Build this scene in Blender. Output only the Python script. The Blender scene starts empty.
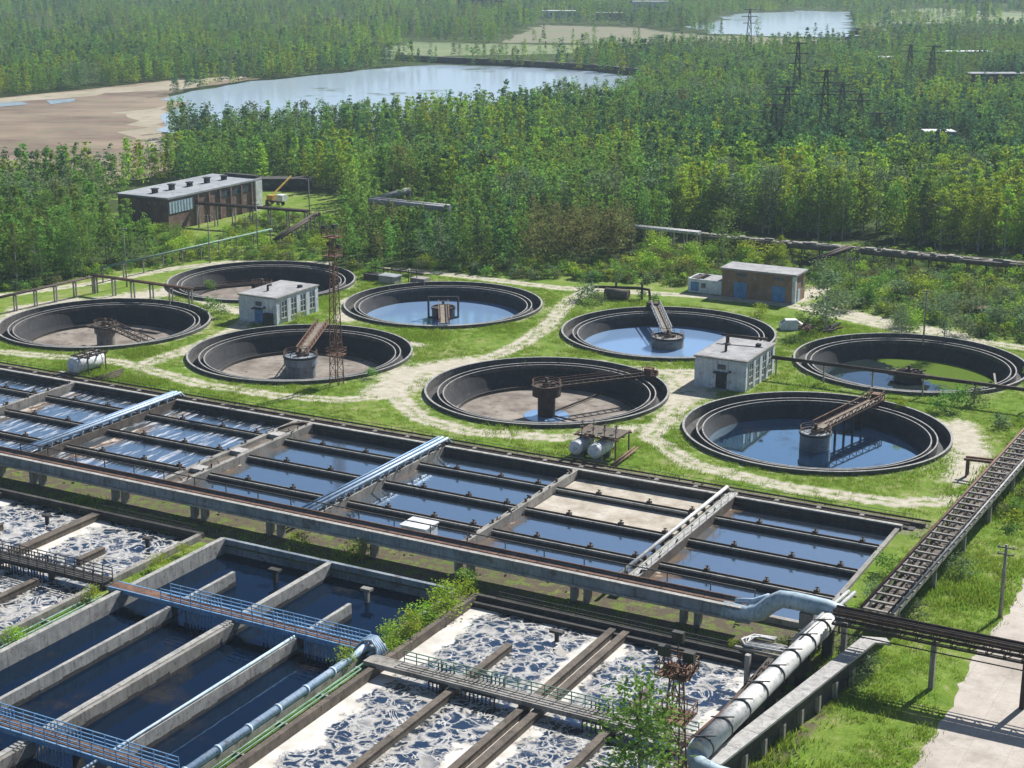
import bpy, math, random
import numpy as np
from mathutils import Vector, Matrix
random.seed(7); rng = np.random.default_rng(7)
S = bpy.context.scene
COL = S.collection
R = math.radians
# ---------------------------------------------------------------- camera, sky, sun, exposure
CH, CT, CF = 65.75, R(15.9), 1600.0
cam = bpy.data.cameras.new('camera'); co = bpy.data.objects.new('camera', cam); COL.objects.link(co)
co.location = (0, 0, CH); co.rotation_euler = (R(90) - CT, 0, 0)
cam.sensor_width = 36; cam.lens = CF / 1024 * 36; cam.clip_end = 20000; cam.clip_start = 1
S.camera = co
SUN_EL, SUN_AZ = R(41), math.atan2(0.66, 0.75)      # azimuth from +Y towards +X
w = bpy.data.worlds.new('World'); S.world = w; w.use_nodes = True
nt = w.node_tree; bg = nt.nodes['Background']
sky = nt.nodes.new('ShaderNodeTexSky'); sky.sky_type = 'NISHITA'; sky.sun_disc = False
sky.sun_elevation = SUN_EL; sky.sun_rotation = SUN_AZ; sky.air_density = 1.0; sky.dust_density = 0.6; sky.ozone_density = 1.5
nt.links.new(sky.outputs[0], bg.inputs[0]); bg.inputs[1].default_value = 0.055
sl = bpy.data.lights.new('sun', 'SUN'); sl.energy = 5.0; sl.angle = R(0.5); sl.color = (1, .97, .92)
so = bpy.data.objects.new('sun', sl); COL.objects.link(so)
sd = Vector((math.sin(SUN_AZ) * math.cos(SUN_EL), math.cos(SUN_AZ) * math.cos(SUN_EL), math.sin(SUN_EL)))
so.rotation_euler = sd.to_track_quat('Z', 'Y').to_euler()
S.view_settings.view_transform = 'Standard'; S.view_settings.look = 'None'
S.view_settings.exposure = 0.62; S.view_settings.gamma = 1
S.cycles.max_bounces = 5; S.cycles.diffuse_bounces = 2; S.cycles.glossy_bounces = 3; S.cycles.transmission_bounces = 3
S.cycles.transparent_max_bounces = 4; S.cycles.volume_bounces = 0; S.cycles.caustics_reflective = False; S.cycles.caustics_refractive = False

# ---------------------------------------------------------------- frames
AX = R(-28.6); OX, OY = 5.1, 226.6
CA, SA = math.cos(AX), math.sin(AX)
def W(p, q, z=0): return Vector((OX + p * CA - q * SA, OY + p * SA + q * CA, z))
def toPQ(x, y): dx, dy = x - OX, y - OY; return dx * CA + dy * SA, -dx * SA + dy * CA
def G(u, v, z=0):
    """ground point seen in that direction from the tower the survey was taken from"""
    dx = (u - 512) / CF; h = (v - 384) / CF
    dz = -math.sin(CT) - h * math.cos(CT); dy = math.cos(CT) - h * math.sin(CT)
    t = (z - CH) / dz
    return dx * t, dy * t
def GP(u, v, z=0): return toPQ(*G(u, v, z))

# ---------------------------------------------------------------- materials
MATS = {}
def mat(name, build):
    if name in MATS: return MATS[name]
    m = bpy.data.materials.new(name); m.use_nodes = True
    m.node_tree.nodes.clear(); N = m.node_tree.nodes; L = m.node_tree.links
    out = N.new('ShaderNodeOutputMaterial'); b = N.new('ShaderNodeBsdfPrincipled'); L.new(b.outputs[0], out.inputs[0])
    build(N, L, b, out); MATS[name] = m; return m
def coords(N, L, scale=(1, 1, 1), kind='Object'):
    t = N.new('ShaderNodeTexCoord'); mp = N.new('ShaderNodeMapping'); mp.inputs['Scale'].default_value = scale
    if kind == 'World':
        g = N.new('ShaderNodeNewGeometry'); L.new(g.outputs['Position'], mp.inputs[0])
    else: L.new(t.outputs[kind], mp.inputs[0])
    return mp.outputs[0]
def noise(N, L, vec, scale, detail=5, rough=.6, dist=0):
    n = N.new('ShaderNodeTexNoise'); n.inputs['Scale'].default_value = scale; n.inputs['Detail'].default_value = detail
    n.inputs['Roughness'].default_value = rough; n.inputs['Distortion'].default_value = dist
    L.new(vec, n.inputs['Vector']); return n.outputs['Fac']
def ramp(N, L, fac, stops):
    r = N.new('ShaderNodeValToRGB'); e = r.color_ramp.elements
    while len(e) < len(stops): e.new(.5)
    for i, (p, c) in enumerate(stops):
        e[i].position = p; e[i].color = (c, c, c, 1) if isinstance(c, (int, float)) else (*c, 1)
    L.new(fac, r.inputs[0]); return r.outputs[0]
def mix(N, L, f, a, b):
    m = N.new('ShaderNodeMix'); m.data_type = 'RGBA'
    for k, x in ((0, f), (6, a), (7, b)):
        if hasattr(x, 'is_output') or hasattr(x, 'links'): L.new(x, m.inputs[k])
        elif k == 0: m.inputs[0].default_value = x
        else: m.inputs[k].default_value = (*x, 1)
    return m.outputs[2]
def mth(N, L, op, a, b=None, c=None, clamp=False):
    m = N.new('ShaderNodeMath'); m.operation = op; m.use_clamp = clamp
    for k, x in enumerate((a, b, c)):
        if x is None: continue
        if isinstance(x, (int, float)): m.inputs[k].default_value = x
        else: L.new(x, m.inputs[k])
    return m.outputs[0]
def bump(N, L, b, h, s=.4, d=.05):
    n = N.new('ShaderNodeBump'); n.inputs['Strength'].default_value = s; n.inputs['Distance'].default_value = d
    L.new(h, n.inputs['Height']); L.new(n.outputs[0], b.inputs['Normal'])
def weathered(name, c0, c1, c2=None, scale=.6, rough=.85, metal=0, streak=True, vec='World'):
    def f(N, L, b, o):
        v = coords(N, L, (1, 1, 1), vec)
        n1 = noise(N, L, v, scale, 8, .65)
        col = mix(N, L, ramp(N, L, n1, [(.35, 0.), (.62, 1.)]), c0, c1)
        if streak:
            v2 = coords(N, L, (1.6, 1.6, .12), vec)
            n2 = noise(N, L, v2, 2.2, 4, .7)
            col = mix(N, L, ramp(N, L, n2, [(.5, 0.), (.72, .75)]), col, tuple(x * .45 for x in c0))
        if c2:
            n3 = noise(N, L, v, scale * 2.7, 6, .7)
            col = mix(N, L, ramp(N, L, n3, [(.55, 0.), (.66, .9)]), col, c2)
        L.new(col, b.inputs['Base Color']); b.inputs['Roughness'].default_value = rough; b.inputs['Metallic'].default_value = metal
        n4 = noise(N, L, v, 6, 6, .7); bump(N, L, b, n4, .5, .04)
    return mat(name, f)
M = {}
M['conc'] = weathered('weathered_concrete', (.20, .19, .17), (.34, .32, .29), (.10, .075, .055), .5)
M['conc_light'] = weathered('pale_concrete', (.26, .26, .25), (.44, .43, .40), (.13, .11, .09), .7)
M['conc_dark'] = weathered('stained_concrete', (.03, .028, .027), (.075, .07, .065), (.02, .016, .014), .5)  # stains, plus shade put into the colour for trough sides and recesses
M['tank_wall'] = weathered('shaded_tank_wall', (.011, .013, .018), (.028, .029, .034), (.055, .05, .045), .35)  # shade inside the tanks is painted into this near-black wall colour
M['conc_brown'] = weathered('silt_stained_concrete', (.075, .06, .047), (.16, .13, .10), (.035, .027, .02), .5)
M['rim'] = weathered('rim_concrete', (.22, .22, .22), (.40, .39, .37), (.06, .055, .05), .8)
M['rim_dark'] = weathered('shaded_rim_side', (.04, .04, .045), (.10, .095, .09), (.17, .15, .13), .7)  # shaded copy of the rim concrete, shade painted into the colour
M['flume'] = weathered('blue_grey_flume_steel', (.13, .17, .21), (.28, .33, .37), (.10, .07, .05), .35, .6)
M['rust'] = weathered('rusty_steel', (.11, .055, .035), (.22, .12, .08), (.05, .035, .03), .8, .8, .2)
M['rust_dark'] = weathered('dark_rusty_steel', (.035, .025, .02), (.09, .06, .045), (.02, .018, .016), 1.2, .8, .2)
M['steel_dark'] = weathered('dark_steel', (.025, .027, .03), (.06, .06, .06), None, 1, .6, .3)
M['steel'] = weathered('grey_steel', (.20, .21, .22), (.36, .37, .38), (.12, .09, .07), .8, .6, .1)
M['blue'] = weathered('faded_blue_paint', (.10, .24, .46), (.20, .38, .60), (.20, .16, .13), .8, .5)
M['paleblue'] = weathered('pale_blue_paint', (.36, .50, .66), (.52, .66, .80), (.25, .2, .17), .8, .45)
M['green'] = weathered('green_paint', (.06, .16, .11), (.16, .30, .22), (.16, .10, .08), 1, .6)
M['pipe'] = weathered('pale_wrapped_pipe', (.48, .48, .47), (.70, .70, .68), (.26, .22, .18), .5, .55)
M['pipeblue'] = weathered('dull_blue_pipe', (.30, .42, .50), (.46, .58, .66), (.2, .18, .16), .5, .5)
M['white'] = weathered('white_paint', (.55, .58, .62), (.78, .80, .82), (.3, .25, .2), .8, .5)
M['plaster'] = weathered('whitewashed_brick', (.50, .55, .62), (.74, .77, .80), (.30, .28, .27), .45, .9)
M['roof'] = weathered('roofing_felt', (.25, .25, .26), (.38, .38, .38), (.17, .16, .15), .4, .95, 0, False)
M['roof_pale'] = weathered('pale_roofing_felt', (.22, .24, .26), (.34, .36, .38), (.15, .15, .16), .2, .95, 0, False)
M['glass'] = weathered('window_glass', (.03, .04, .06), (.09, .11, .14), None, 1.5, .15, 0, False)
M['bluedoor'] = weathered('blue_door_paint', (.05, .16, .38), (.12, .28, .55), None, 1, .6)
M['gravel'] = weathered('gravelly_concrete', (.30, .29, .28), (.48, .47, .45), (.16, .15, .14), 2.0, .95, 0, False)
M['sludge'] = weathered('dry_sludge', (.13, .105, .085), (.31, .27, .23), (.075, .06, .05), .20, .95, 0, False)
M['wood'] = weathered('old_wood', (.14, .11, .08), (.28, .24, .19), None, 1, .9)
def brickmat(name, c1, c2, mort, rot=0):
    def f(N, L, b, o):
        g = N.new('ShaderNodeTexCoord'); sp = N.new('ShaderNodeSeparateXYZ'); L.new(g.outputs['Object'], sp.inputs[0])
        cb = N.new('ShaderNodeCombineXYZ'); L.new(mth(N, L, 'ADD', sp.outputs[0], sp.outputs[1]), cb.inputs[0]); L.new(sp.outputs[2], cb.inputs[1])
        t = N.new('ShaderNodeTexBrick'); L.new(cb.outputs[0], t.inputs[0]); t.inputs['Scale'].default_value = 1
        t.inputs['Brick Width'].default_value = .5; t.inputs['Row Height'].default_value = .22; t.inputs['Mortar Size'].default_value = .02
        t.inputs['Color1'].default_value = (*c1, 1); t.inputs['Color2'].default_value = (*c2, 1); t.inputs['Mortar'].default_value = (*mort, 1)
        n = noise(N, L, coords(N, L, (1, 1, .5)), .5, 7, .65)
        col = mix(N, L, ramp(N, L, n, [(.4, 0.), (.65, .8)]), t.outputs[0], tuple(x * .4 for x in c1))
        n2 = noise(N, L, coords(N, L, (1, 1, 1)), .9, 7, .65)
        col = mix(N, L, ramp(N, L, n2, [(.58, 0.), (.68, .6)]), col, (.45, .43, .40))
        L.new(col, b.inputs['Base Color']); b.inputs['Roughness'].default_value = .9
    return mat(name, f)
M['brick'] = brickmat('old_brick', (.34, .19, .11), (.26, .15, .10), (.3, .27, .24))
M['brick_red'] = brickmat('dark_red_brick', (.24, .12, .09), (.18, .10, .08), (.2, .18, .17))

def water_mat(name, body, ripple=.15, rscale=.8, streaks=None, scum=None, edges=None, tint=(.55, .74, 1.0), fac=(.22, .75), rough=.04):
    def f(N, L, b, o):
        v = coords(N, L, (1, 1, 1))
        b.inputs['Base Color'].default_value = (*body, 1); b.inputs['Roughness'].default_value = .9; b.inputs['Specular IOR Level'].default_value = 0
        gl = N.new('ShaderNodeBsdfGlossy'); gl.inputs['Color'].default_value = (*tint, 1); gl.inputs['Roughness'].default_value = rough
        n = noise(N, L, v, rscale, 3, .5)
        bp = N.new('ShaderNodeBump'); bp.inputs['Strength'].default_value = ripple; bp.inputs['Distance'].default_value = .08; L.new(n, bp.inputs['Height'])
        L.new(bp.outputs[0], gl.inputs['Normal'])
        fr = N.new('ShaderNodeFresnel'); fr.inputs['IOR'].default_value = 1.33
        ff = mth(N, L, 'MULTIPLY_ADD', fr.outputs[0], fac[1], fac[0], True)
        ms = N.new('ShaderNodeMixShader'); L.new(ff, ms.inputs[0]); L.new(b.outputs[0], ms.inputs[1]); L.new(gl.outputs[0], ms.inputs[2])
        cur = ms.outputs[0]
        def over(fac_, col):
            nonlocal cur
            d = N.new('ShaderNodeBsdfDiffuse')
            if isinstance(col, tuple): d.inputs[0].default_value = (*col, 1)
            else: L.new(col, d.inputs[0])
            m2 = N.new('ShaderNodeMixShader'); L.new(fac_, m2.inputs[0]); L.new(cur, m2.inputs[1]); L.new(d.outputs[0], m2.inputs[2]); cur = m2.outputs[0]
        if scum: scum(N, L, v, over)
        L.new(cur, o.inputs[0])
    return mat(name, f)
def foam_scum(centre, period, inner):
    def s(N, L, v, over):
        sp = N.new('ShaderNodeSeparateXYZ'); L.new(v, sp.inputs[0])
        x = mth(N, L, 'WRAP', sp.outputs[0], centre + period / 2, centre - period / 2)
        d = mth(N, L, 'ABSOLUTE', mth(N, L, 'SUBTRACT', x, centre))
        n = noise(N, L, v, .22, 5, .65)
        n2 = noise(N, L, v, .9, 5, .65, .6)
        d2 = mth(N, L, 'ADD', d, mth(N, L, 'MULTIPLY', mth(N, L, 'SUBTRACT', n, .5), 9.0))
        d2 = mth(N, L, 'ADD', d2, mth(N, L, 'MULTIPLY', mth(N, L, 'SUBTRACT', n2, .5), 2.2))
        band = ramp(N, L, mth(N, L, 'MULTIPLY_ADD', d2, 1.0, -inner), [(.0, 0.), (.55, 1.)])
        ds = N.new('ShaderNodeMix'); ds.data_type = 'VECTOR'; ds.inputs[0].default_value = .35
        nn = N.new('ShaderNodeTexNoise'); nn.inputs['Scale'].default_value = .8; nn.inputs['Detail'].default_value = 4; L.new(v, nn.inputs['Vector'])
        va = N.new('ShaderNodeVectorMath'); va.operation = 'MULTIPLY_ADD'; L.new(nn.outputs['Color'], va.inputs[0]); va.inputs[1].default_value = (2.6, 2.6, 0); L.new(v, va.inputs[2])
        vo = N.new('ShaderNodeTexVoronoi'); vo.feature = 'DISTANCE_TO_EDGE'; vo.inputs['Scale'].default_value = .6; L.new(va.outputs[0], vo.inputs['Vector'])
        vo2 = N.new('ShaderNodeTexVoronoi'); vo2.feature = 'DISTANCE_TO_EDGE'; vo2.inputs['Scale'].default_value = 1.7; L.new(va.outputs[0], vo2.inputs['Vector'])
        def ridge(sc, wd_, ds_):
            q_ = noise(N, L, v, sc, 3, .55, ds_)
            return ramp(N, L, mth(N, L, 'ABSOLUTE', mth(N, L, 'SUBTRACT', q_, .5)), [(0., 1.), (wd_, 0.)])
        l1 = ramp(N, L, vo.outputs[0], [(.0, 1.), (.14, 0.)])
        gate = ramp(N, L, noise(N, L, v, .30, 4), [(.50, 0.), (.68, 1.)])
        lines = mth(N, L, 'MAXIMUM', mth(N, L, 'MULTIPLY', l1, .75), ridge(.38, .028, 1.4))
        lines = mth(N, L, 'MAXIMUM', lines, mth(N, L, 'MULTIPLY', ridge(1.0, .045, 1.0), gate))
        film = ramp(N, L, noise(N, L, v, 1.4, 9, .8, 1.2), [(.50, 0.), (.75, .6)])
        lines = mth(N, L, 'MAXIMUM', lines, mth(N, L, 'MULTIPLY', film, gate))
        f = mth(N, L, 'MAXIMUM', band, lines, None, True)
        col = mix(N, L, ramp(N, L, noise(N, L, v, .5, 6), [(.35, 0.), (.7, 1.)]), (.70, .685, .65), (.50, .465, .41))
        over(f, col)
    return s
def streak_scum(amount, brown):
    def s(N, L, v, over):
        # brown shallows near the left wall of each bay (bay pitch 20.7 m), cream foam flecks
        sp = N.new('ShaderNodeSeparateXYZ'); L.new(v, sp.inputs[0])
        x = mth(N, L, 'WRAP', mth(N, L, 'ADD', sp.outputs[0], .6), 20.6, 0)
        n = noise(N, L, v, .25, 6, .65)
        if brown:
            e = mth(N, L, 'ADD', mth(N, L, 'MULTIPLY', x, -.16), mth(N, L, 'MULTIPLY_ADD', n, 1.8, .0))
            over(ramp(N, L, e, [(.50, 0.), (.85, .9)]), (.15, .105, .075))
            n5 = noise(N, L, v, .5, 6, .7)
            e2 = mth(N, L, 'ADD', mth(N, L, 'MULTIPLY', x, -.14), mth(N, L, 'MULTIPLY', n5, 1.4))
            over(ramp(N, L, e2, [(.66, 0.), (.74, .85)]), (.52, .45, .36))
        if amount:
            mp = N.new('ShaderNodeMapping'); mp.inputs['Rotation'].default_value = (0, 0, R(28)); mp.inputs['Scale'].default_value = (1.6, .22, 1); L.new(v, mp.inputs[0])
            n3 = noise(N, L, mp.outputs[0], 1.0, 6, .7, .5)
            over(ramp(N, L, n3, [(.52, 0.), (.66, amount)]), (.70, .72, .76))
    return s
def plain_scum(N, L, v, over):
    n = noise(N, L, v, .12, 6, .7)
    over(ramp(N, L, n, [(.56, 0.), (.70, .55)]), (.05, .04, .028))
    over(ramp(N, L, noise(N, L, v, 2.2, 8, .8, .5), [(.66, 0.), (.72, .5)]), (.20, .19, .15))
def green_scum(N, L, v, over):
    sp = N.new('ShaderNodeSeparateXYZ'); L.new(v, sp.inputs[0])
    n = noise(N, L, v, .22, 6, .7)
    e = mth(N, L, 'MULTIPLY_ADD', sp.outputs[1], .04, mth(N, L, 'MULTIPLY', n, .8))
    e = mth(N, L, 'ADD', e, mth(N, L, 'MULTIPLY', sp.outputs[0], .03))
    over(ramp(N, L, e, [(.50, 0.), (.54, 1.)]), mix(N, L, noise(N, L, v, 1.5, 5), (.13, .20, .03), (.06, .10, .02)))
M['water_clear'] = water_mat('dark_settled_water', (.010, .030, .075), .05, .5, scum=plain_scum, fac=(.62, .75), tint=(.62, .84, 1.))
M['water_pale'] = water_mat('pale_settled_water', (.24, .38, .60), .03, .5, fac=(.36, .6), tint=(.74, .87, 1.), rough=.1)
M['water_green'] = water_mat('weedy_water', (.02, .03, .03), .03, .5, scum=green_scum)
M['water_blue'] = water_mat('deep_blue_water', (.002, .007, .018), .16, .7, scum=plain_scum, fac=(.08, .45), tint=(.36, .58, .92))
M['water_bay'] = water_mat('murky_bay_water', (.03, .045, .07), .15, 1.2, scum=streak_scum(0, True), fac=(.66, .75), rough=.1, tint=(.78, .90, 1.))
M['water_bay_bubbly'] = water_mat('aerated_bay_water', (.04, .06, .09), .35, 1.5, scum=streak_scum(.75, True), fac=(.66, .75), rough=.16, tint=(.78, .90, 1.))
M['water_cream'] = water_mat('cream_foam_water', (.04, .06, .09), .1, 1.5, scum=lambda N, L, v, over: over(ramp(N, L, noise(N, L, v, .2, 7, .6), [(.30, .35), (.40, 1.)]), mix(N, L, ramp(N, L, noise(N, L, v, .5, 7, .7), [(.35, 0.), (.65, 1.)]), (.34, .29, .23), (.56, .52, .45))))
M['foam_c'] = water_mat('foaming_sludge', (.01, .018, .03), .5, 2, scum=foam_scum(37, 15.6, 5.7), rough=.12)
M['foam_d'] = water_mat('foaming_sludge_left', (.01, .018, .03), .5, 2, scum=foam_scum(-14, 15.3, 5.4), rough=.12)
M['lake'] = water_mat('lake_water', (.38, .47, .58), .12, .12, scum=lambda N, L, v, over: over(ramp(N, L, noise(N, L, v, .02, 7, .7), [(.60, 0.), (.66, .8)]), (.09, .12, .07)), fac=(.22, .45), tint=(.85, .93, 1.), rough=.12)  # dark blotches: weed patches and dark reflections painted into the water colour

def ground_mat(N, L, b, o):
    v = coords(N, L, (1, 1, 1), 'World')
    at = N.new('ShaderNodeAttribute'); at.attribute_name = 'dirt'
    aw = N.new('ShaderNodeAttribute'); aw.attribute_name = 'wood'
    n1 = noise(N, L, v, .09, 6, .65); n2 = noise(N, L, v, .7, 8, .72); n3 = noise(N, L, v, 4, 6, .7)
    g = mix(N, L, ramp(N, L, n2, [(.3, 0.), (.68, 1.)]), (.075, .155, .014), (.22, .33, .035))
    g = mix(N, L, ramp(N, L, n1, [(.42, 0.), (.66, .65)]), g, (.29, .34, .075))
    g = mix(N, L, ramp(N, L, n3, [(.40, 0.), (.62, .55)]), g, (.07, .13, .02))
    g = mix(N, L, ramp(N, L, noise(N, L, v, .22, 7, .7), [(.56, 0.), (.66, .7)]), g, (.30, .28, .13))
    dry = mix(N, L, ramp(N, L, n3, [(.35, 0.), (.65, 1.)]), (.27, .23, .14), (.44, .39, .28))
    g = mix(N, L, ramp(N, L, mth(N, L, 'MULTIPLY', n2, mth(N, L, 'ADD', n1, .45)), [(.53, 0.), (.66, .7)]), g, dry)
    f = mth(N, L, 'ADD', at.outputs['Fac'], mth(N, L, 'MULTIPLY_ADD', n2, 2.0, -1.05))
    f = mth(N, L, 'ADD', f, mth(N, L, 'MULTIPLY_ADD', n3, .9, -.45))
    dirt = mix(N, L, ramp(N, L, n2, [(.35, 0.), (.65, 1.)]), (.40, .36, .28), (.56, .52, .43))
    g = mix(N, L, ramp(N, L, f, [(.32, 0.), (.78, 1.)]), g, dirt)
    ad = N.new('ShaderNodeAttribute'); ad.attribute_name = 'silt'
    g = mix(N, L, mth(N, L, 'MULTIPLY', ad.outputs['Fac'], ramp(N, L, n2, [(.40, .2), (.52, 1.)])), g, mix(N, L, n3, (.06, .048, .036), (.17, .14, .10)))  # brown dirt, with added shade under the flume darkened into its colour
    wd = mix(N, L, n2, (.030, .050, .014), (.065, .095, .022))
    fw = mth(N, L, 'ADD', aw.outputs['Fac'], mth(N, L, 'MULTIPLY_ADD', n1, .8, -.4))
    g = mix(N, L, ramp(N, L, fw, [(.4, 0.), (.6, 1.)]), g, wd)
    L.new(g, b.inputs['Base Color']); b.inputs['Roughness'].default_value = .95; b.inputs['Specular IOR Level'].default_value = .1
    bump(N, L, b, n3, .8, .15)
M['ground'] = mat('grassy_ground', ground_mat)
def road_mat(N, L, b, o):
    v = coords(N, L, (1, 1, 1), 'Object'); n = noise(N, L, v, .5, 8, .7); n2 = noise(N, L, v, .11, 5, .7); n3 = noise(N, L, v, 3, 6, .7)
    c = mix(N, L, ramp(N, L, n, [(.3, 0.), (.7, 1.)]), (.40, .35, .30), (.52, .47, .42))
    c = mix(N, L, ramp(N, L, n2, [(.48, 0.), (.62, .7)]), c, (.29, .25, .21))
    c = mix(N, L, ramp(N, L, n3, [(.55, 0.), (.7, .5)]), c, (.24, .21, .17))
    t = N.new('ShaderNodeTexBrick'); L.new(v, t.inputs[0]); t.inputs['Scale'].default_value = 1; t.inputs['Brick Width'].default_value = 3.2; t.inputs['Row Height'].default_value = 6; t.inputs['Mortar Size'].default_value = .05; t.offset = 0
    c = mix(N, L, mth(N, L, 'MULTIPLY', t.outputs['Fac'], .18), c, (.15, .14, .10))
    cr = N.new('ShaderNodeTexVoronoi'); cr.feature = 'DISTANCE_TO_EDGE'; cr.inputs['Scale'].default_value = .22
    nn = N.new('ShaderNodeTexNoise'); nn.inputs['Scale'].default_value = .9; L.new(v, nn.inputs['Vector']); va = N.new('ShaderNodeVectorMath'); va.operation = 'MULTIPLY_ADD'; L.new(nn.outputs['Color'], va.inputs[0]); va.inputs[1].default_value = (2, 2, 0); L.new(v, va.inputs[2]); L.new(va.outputs[0], cr.inputs['Vector'])
    c = mix(N, L, ramp(N, L, cr.outputs[0], [(.0, .25), (.012, 0.)]), c, (.12, .11, .08))
    L.new(c, b.inputs['Base Color']); b.inputs['Roughness'].default_value = .9; bump(N, L, b, n, .3, .03)
M['road'] = mat('concrete_road', road_mat)
def sheet_mat(name, a, c, d, s=.05, str_=(1, 1, 1)):
    def f(N, L, b, o):
        v = coords(N, L, str_, 'World'); n = noise(N, L, v, s, 8, .7); n2 = noise(N, L, v, s * 5, 8, .7)
        k = mix(N, L, ramp(N, L, n, [(.38, 0.), (.6, 1.)]), a, c); k = mix(N, L, ramp(N, L, n2, [(.5, 0.), (.65, .8)]), k, d)
        L.new(k, b.inputs['Base Color']); b.inputs['Roughness'].default_value = .95
    return mat(name, f)
M['mud'] = sheet_mat('mud_flat', (.12, .075, .055), (.27, .20, .14), (.17, .19, .09), .035, (.5, 1.1, 1))
M['sand'] = sheet_mat('sandy_bank', (.30, .25, .18), (.38, .33, .25), (.19, .20, .10), .03)
M['field'] = sheet_mat('pinkish_field', (.20, .165, .12), (.15, .17, .08), (.12, .16, .06), .01)
M['meadow'] = sheet_mat('pale_meadow', (.12, .17, .06), (.18, .22, .09), (.09, .14, .045), .015)
def leaf_mat(name, a, b_, var=.5):
    def f(N, L, b, o):
        oi = N.new('ShaderNodeObjectInfo'); at = N.new('ShaderNodeAttribute'); at.attribute_name = 'tone'
        c = mix(N, L, at.outputs['Fac'], a, b_)
        h = N.new('ShaderNodeHueSaturation'); L.new(c, h.inputs['Color'])
        L.new(mth(N, L, 'MULTIPLY_ADD', oi.outputs['Random'], .05, .475), h.inputs['Hue'])
        L.new(mth(N, L, 'MULTIPLY_ADD', oi.outputs['Random'], var, 1 - var / 2), h.inputs['Value'])
        df = N.new('ShaderNodeBsdfDiffuse'); tr = N.new('ShaderNodeBsdfTranslucent'); ms = N.new('ShaderNodeMixShader'); ms.inputs[0].default_value = .45
        L.new(h.outputs[0], df.inputs[0]); L.new(h.outputs[0], tr.inputs[0]); L.new(df.outputs[0], ms.inputs[1]); L.new(tr.outputs[0], ms.inputs[2]); L.new(ms.outputs[0], o.inputs[0])
    return mat(name, f)
M['leaf_mid'] = leaf_mat('birch_leaves', (.115, .225, .038), (.24, .38, .075))
M['leaf_bright'] = leaf_mat('young_leaves', (.23, .36, .03), (.40, .52, .06), .4)
M['leaf_olive'] = leaf_mat('olive_leaves', (.14, .16, .045), (.22, .23, .08), .4)
M['leaf_dark'] = leaf_mat('conifer_needles', (.05, .13, .055), (.11, .22, .09))
M['leaf_grey'] = leaf_mat('willow_leaves', (.13, .20, .09), (.22, .30, .15), .4)
M['grass'] = leaf_mat('grass_blades', (.13, .24, .018), (.30, .40, .045), .55)
M['bark_white'] = weathered('birch_bark', (.30, .29, .27), (.50, .48, .45), (.06, .055, .05), 2, .9, 0, False, 'Object')
M['bark'] = weathered('brown_bark', (.07, .055, .045), (.14, .11, .09), None, 2, .9, 0, False, 'Object')

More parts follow.
